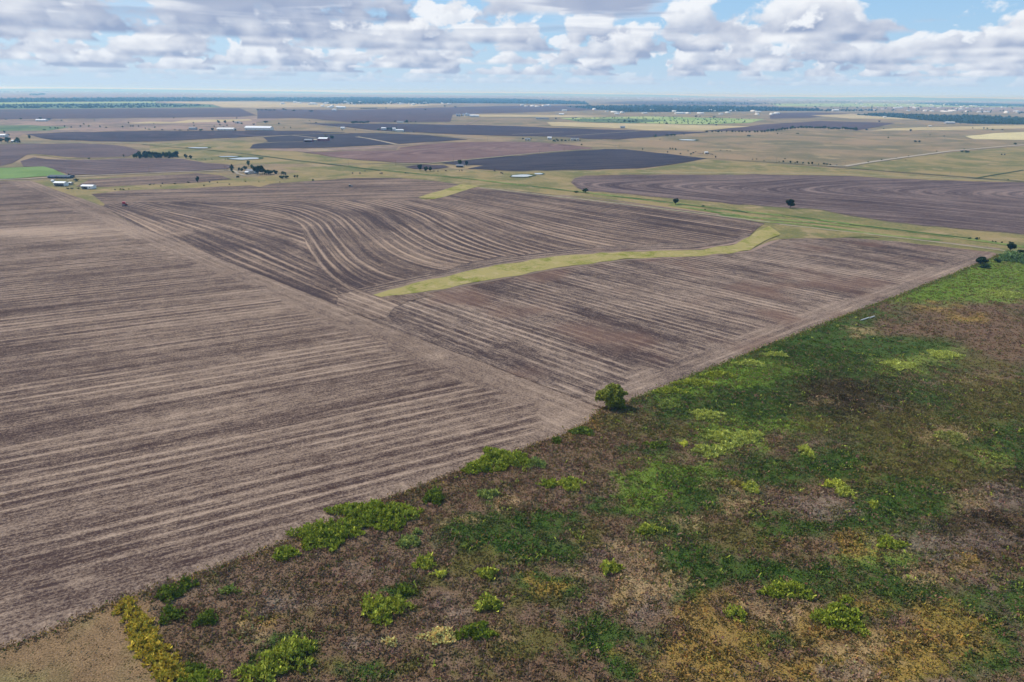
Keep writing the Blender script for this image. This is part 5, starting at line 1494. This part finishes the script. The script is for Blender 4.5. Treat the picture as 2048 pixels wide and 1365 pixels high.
# grain bins
p_steel = paint('galvanised_steel', (0.36, 0.42, 0.5), 0.35, 0.08, 0.3, 0.5, 0.3)
def grain_bin(x, y, wpx, hm, label):
    p = at(x, y); r = wpx * mpp(x, y) / 2
    o = empty('grain_bin', (p.x, p.y, 0.9)); tag(o, label, 'grain bin', 'grain bins beside the far dark trees')
    b = MB(); b.tube((0, 0, 0), (0, 0, hm), r, n=14); b.build('wall', p_steel, o)
    b = MB(); b.tube((0, 0, hm + .02), (0, 0, hm + r * .55), r * 1.03, r * .12, 14); ro = b.build('roof', p_steel, o)
    b = MB(); b.tube((0, 0, hm + r * .56), (0, 0, hm + r * .56 + .8), r * .1, n=8); b.build('cap', p_steel, ro)
    b = MB(); b.box(-.5, .5, -r - .1, -r * .97, 0, 2.1); b.build('door', p_dark, o)
    return o
made = []
for i, (x, w) in enumerate(((914, 4.5), (919, 4.5), (927, 4), (933, 5.5), (938, 4))):
    made.append(grain_bin(x, 235, w, 8 + (i == 3) * 3, 'grain bin'))
rank_labels(made, 'the grey steel grain bins by the far trees')
scatter_trees([(915, 236, 4, 3.5), (919, 236.2, 4, 3), (924, 236, 4, 3.5)], 'dark tree in front of the far grain bins', 'trees in front of the grain bins')
house('long_barn', 'long white shed right of the far grain bins', 'shed', 949, 236, 18, 20, 5, 0, p_wall, p_white, doors=1, wins=2)

# ------------------------------------------------------------------ utility poles
def pole_proto():
    o = empty('utility_pole', (0, 0, 0))
    b = MB(); b.tube((0, 0, -.5), (0, 0, 10.5), .2, .13, 8); b.build('pole', p_post, o)
    b = MB(); b.box(-1.3, 1.3, -.08, .08, 9.6, 9.8); ca = b.build('crossarm', p_post, o)
    for x in (-1.15, 0.5, 1.15):
        b = MB(); b.tube((x, 0, 9.8), (x, 0, 10.05), .07, .04, 6); b.build('insulator', p_glass, ca)
    return o
def copy_tree(o, parent=None):
    c = o.copy(); COL.objects.link(c)
    if parent is not None: c.parent = parent
    for ch in list(o.children): copy_tree(ch, c)
    return c
PP = pole_proto()
poles = [(133, 352.5, 14, 'utility pole beside the dark round tree at the long blue roof'), (299, 347, 12, 'utility pole on the lane between corner barns and farmhouse'), (450, 344.5, 11.5, 'utility pole nearest the farmhouse on its left'),
         (1231, 299.5, 9, None), (1184, 303, 9, None), (1140, 299, 8, None), (1079, 310, 9, None), (1128, 306.5, 9, None), (1239, 298, 6, None), (907, 327, 8, None), (792, 334.5, 8, None),
         (1552, 327.5, 7, 'utility pole left of the broken tree row'), (1689, 337, 10, 'utility pole where the gravel road meets the dark ditch'), (1326, 315, 7, None), (1900, 349, 7, 'utility pole on the dark ditch at far right'),
         (713, 279, 8, None), (975, 283, 7, None), (1082, 284, 7, None), (2041, 277, 6, None), (652, 253, 7, None), (676, 255, 7, None), (621, 251.5, 7, None), (153, 284, 8, None), (697, 334, 6, None)]
made = []
for i, (x, y, h, lab) in enumerate(poles):
    o = PP if i == 0 else copy_tree(PP)
    p = at(x, y); m = mpp(x, y)
    s = min(1.35, max(0.8, h * m / 10.5))
    o.location = (p.x, p.y, 0.3 if p.y < 1500 else 0.9); o.scale = (s, s, s); o.rotation_euler = (0, 0, 0.3 + i)
    tag(o, lab or 'pole', 'utility pole', 'utility poles')
    if not lab: made.append(o)
rank_labels(made, 'the thin utility poles along the far farm roads')

# ------------------------------------------------------------------ farm machines
p_redp = paint('red_machine_paint', (0.42, 0.02, 0.04), 0.4, 0.1, 1.0, 0.5)
p_tyre = paint('tyre_rubber', (0.02, 0.02, 0.022), 0.9, 0.1, 2.0)
p_rim = paint('pale_rim', (0.5, 0.48, 0.42), 0.5, 0.1, 2.0)
p_cab = paint('cab_glass', (0.06, 0.08, 0.1), 0.12, 0.1, 1.0, 0.8)
p_metal = paint('bare_metal', (0.3, 0.3, 0.3), 0.5, 0.15, 1.0, 0.4, 0.4)
def wheel(parent, x, y, r, w, name='wheel'):
    b = MB(); b.tube((x, y - w / 2, r), (x, y + w / 2, r), r, n=16); t = b.build(name, p_tyre, parent)
    b = MB(); b.tube((x, y - w / 2 - .03, r), (x, y + w / 2 + .03, r), r * .5, n=12); b.build('rim', p_rim, t)
def combine(x, y, yaw, label):
    p = at(x, y)
    o = empty('combine_harvester', (p.x, p.y, 0.35), math.radians(yaw), 0.85); tag(o, label, 'combine harvester')
    b = MB(); b.prism([(-1.4, 1.2), (1.4, 1.2), (1.4, 3.0), (1.1, 3.5), (-1.1, 3.5), (-1.4, 3.0)], -2.6, 2.0); b.build('body', p_redp, o)
    b = MB(); b.add([(-2.2, -1.1, 3.52), (1.2, -1.1, 3.52), (1.2, 1.1, 3.52), (-2.2, 1.1, 3.52), (-2.5, -1.5, 4.1), (1.5, -1.5, 4.1), (1.5, 1.5, 4.1), (-2.5, 1.5, 4.1)], [(0, 1, 5, 4), (1, 2, 6, 5), (2, 3, 7, 6), (3, 0, 4, 7), (0, 3, 2, 1), (4, 5, 6, 7)]); b.build('grain_tank', p_redp, o)
    b = MB(); b.prism([(-.9, 1.6), (.9, 1.6), (.95, 3.4), (-.95, 3.4)], 2.02, 3.5); c = b.build('cab', p_cab, o)
    b = MB(); b.box(1.95, 3.6, -1.05, 1.05, 3.41, 3.56); b.build('cab_roof', p_redp, c)
    b = MB(); b.prism([(-.6, .5), (.6, .5), (.6, 1.3), (-.6, 1.3)], 3.52, 4.4); b.build('feeder_house', p_redp, o)
    b = MB(); b.prism([(-2.6, .25), (2.6, .25), (2.6, 1.2), (-2.6, 1.2)], 4.42, 4.6); b.box(4.6, 5.5, -2.6, 2.6, .2, .32)
    b.box(4.6, 5.5, -2.6, -2.5, .32, 1.0); b.box(4.6, 5.5, 2.5, 2.6, .32, 1.0); h = b.build('header', p_redp, o)
    b = MB(); b.tube((5.1, -2.4, .9), (5.1, 2.4, .9), .3, n=8); b.build('reel', p_metal, h)
    b = MB(); b.tube((-1.5, 1.5, 3.3), (-5.0, 1.7, 3.7), .18, n=8); b.build('unloading_auger', p_redp, o)
    wheel(o, 1.9, -1.6, .95, .7); wheel(o, 1.9, 1.6, .95, .7); wheel(o, -2.0, -1.5, .6, .45); wheel(o, -2.0, 1.5, .6, .45)
    b = MB(); b.box(-3.2, -2.6, -1.1, 1.1, .9, 2.3); b.build('straw_chopper', p_metal, o)
combine(249, 412.5, 112, 'red combine harvester standing on the tilled field near the corner barns')
def tractor(x, y, yaw, label):
    p = at(x, y)
    o = empty('tractor', (p.x, p.y, 0.35), math.radians(yaw)); tag(o, label, 'tractor')
    b = MB(); b.prism([(-.45, .8), (.45, .8), (.42, 1.7), (-.42, 1.7)], .2, 2.4); b.build('bonnet', p_metal, o)
    b = MB(); b.prism([(-.8, .9), (.8, .9), (.7, 2.6), (-.7, 2.6)], -1.4, .18); c = b.build('cab', p_cab, o)
    b = MB(); b.box(-1.5, .3, -.85, .85, 2.61, 2.75); b.build('cab_roof', p_rim, c)
    b = MB(); b.tube((1.5, .3, 1.7), (1.5, .3, 2.7), .06, n=6); b.build('exhaust', p_metal, o)
    wheel(o, -.9, -1.05, .85, .5); wheel(o, -.9, 1.05, .85, .5); wheel(o, 1.9, -.8, .5, .35); wheel(o, 1.9, .8, .5, .35)
tractor(701, 375.5, 20, 'small grey tractor alone on the upper tilled field')

# ------------------------------------------------------------------ cattle
p_hide = paint('dark_hide', (0.035, 0.025, 0.02), 0.8, 0.3, 1.5)
def cow_mesh():
    me = bpy.data.meshes.new('cow')
    # skeleton: spine, neck, head, tail, four jointed legs
    P = [(-.75, 0, 1.15), (-.2, 0, 1.12), (.4, 0, 1.12), (.8, 0, 1.2), (1.15, 0, 1.1), (1.45, 0, .9), (-.9, 0, 1.1), (-.98, 0, .6)]
    R = [.3, .38, .36, .27, .16, .11, .05, .03]
    E = [(0, 1), (1, 2), (2, 3), (3, 4), (4, 5), (0, 6), (6, 7)]
    for sx, i0, kn in ((-.72, 0, -.12), (.6, 2, .05)):
        for s in (-1, 1):
            b = len(P)
            P += [(sx, s * .2, .85), (sx + kn, s * .2, .42), (sx, s * .2, 0.03)]; R += [.15, .08, .06]
            E += [(i0, b), (b, b + 1), (b + 1, b + 2)]
    me.from_pydata(P, E, [])
    o = bpy.data.objects.new('cow_build', me); COL.objects.link(o)
    sk = o.modifiers.new('s', 'SKIN')
    for i, r in enumerate(R):
        me.skin_vertices[0].data[i].radius = (r, r)
        me.skin_vertices[0].data[i].use_root = (i == 1)
    dg = bpy.context.evaluated_depsgraph_get()
    m2 = bpy.data.meshes.new_from_object(o.evaluated_get(dg))
    bpy.data.objects.remove(o)
    m2.name = 'cow'; m2.materials.clear(); m2.materials.append(p_hide)
    return m2
cm = cow_mesh()
herds = [([(705, 349.5), (720, 349.5), (730, 345)], 'dark cow grazing on the grass just above the upper tilled field', 'cows on the grass above the upper tilled field'),
         ([(761, 350), (764, 349.6), (811, 349), (816, 349)], 'dark cow on the grass beside the creek strip', 'cows beside the creek strip'),
         ([(1396, 309), (1400, 309.6), (1404, 310), (1408, 309), (1422, 311), (1391, 306.5), (1425, 311.5), (1454, 304), (1460, 304.5), (1441, 303)], 'dark cow near the small white shelter on the tan pasture', 'cows near the white shelter'),
         ([(919, 344.5), (924, 344), (1002, 349), (1005, 350), (989, 345), (892, 345), (876, 345.5), (868, 345.3)], 'dark cow on the creek grass below the blue black field', 'cows below the blue black field')]
for pts, lab, grp in herds:
    made = []
    for i, (x, y) in enumerate(pts):
        p = at(x, y)
        o = link_mesh('cow', cm, loc=(p.x, p.y, .3)); o.rotation_euler = (0, 0, i * 1.9 + x)
        o.scale = (1.15, 1.15, 1.15)
        tag(o, lab, 'cow', grp); made.append(o)
    rank_labels(made, 'the dark ' + grp)

# pale broken pipe lying in the weeds
def pipe():
    a = at(1721, 645); b = at(1748, 637)
    o = empty('broken_pipe', tuple(a.lerp(b, .5) + Vector((0, 0, .9)))); tag(o, 'pale broken pipe lying in dark weeds beside the tilled field edge', 'pipe')
    d = (b - a); L = d.length; o.rotation_euler = (0, 0, math.atan2(d.y, d.x))
    for i, (x0, x1, r, dy) in enumerate(((-.5, -.2, .28, 0), (-.18, .12, .3, .15), (.15, .5, .32, -.1))):
        m = MB(); m.tube((x0 * L, dy, .1), (x1 * L, dy + .1, .14), r, n=10); m.build('pipe_section', paint('pale_concrete', (0.5, 0.48, 0.46), 0.9, 0.12, 2.0), o)
pipe()

# ------------------------------------------------------------------ air
def haze():
    b = MB(); b.box(-52000, 52000, -4000, 50000, -1.0, 122.0)
    m, T = new_mat('haze')
    v = T.n('ShaderNodeVolumePrincipled')
    v.inputs['Color'].default_value = (0.26, 0.58, 1.0, 1)
    v.inputs['Absorption Color'].default_value = (1, 1, 1, 1)
    v.inputs['Density'].default_value = 1.0e-4
    v.inputs['Anisotropy'].default_value = 0.25
    out = T.n('ShaderNodeOutputMaterial')
    T.t.links.new(v.outputs[0], out.inputs['Volume'])
    o = b.build('haze', m); o['kind'] = 'stuff'; o['label'] = 'thin blue air over the whole plain'
haze()
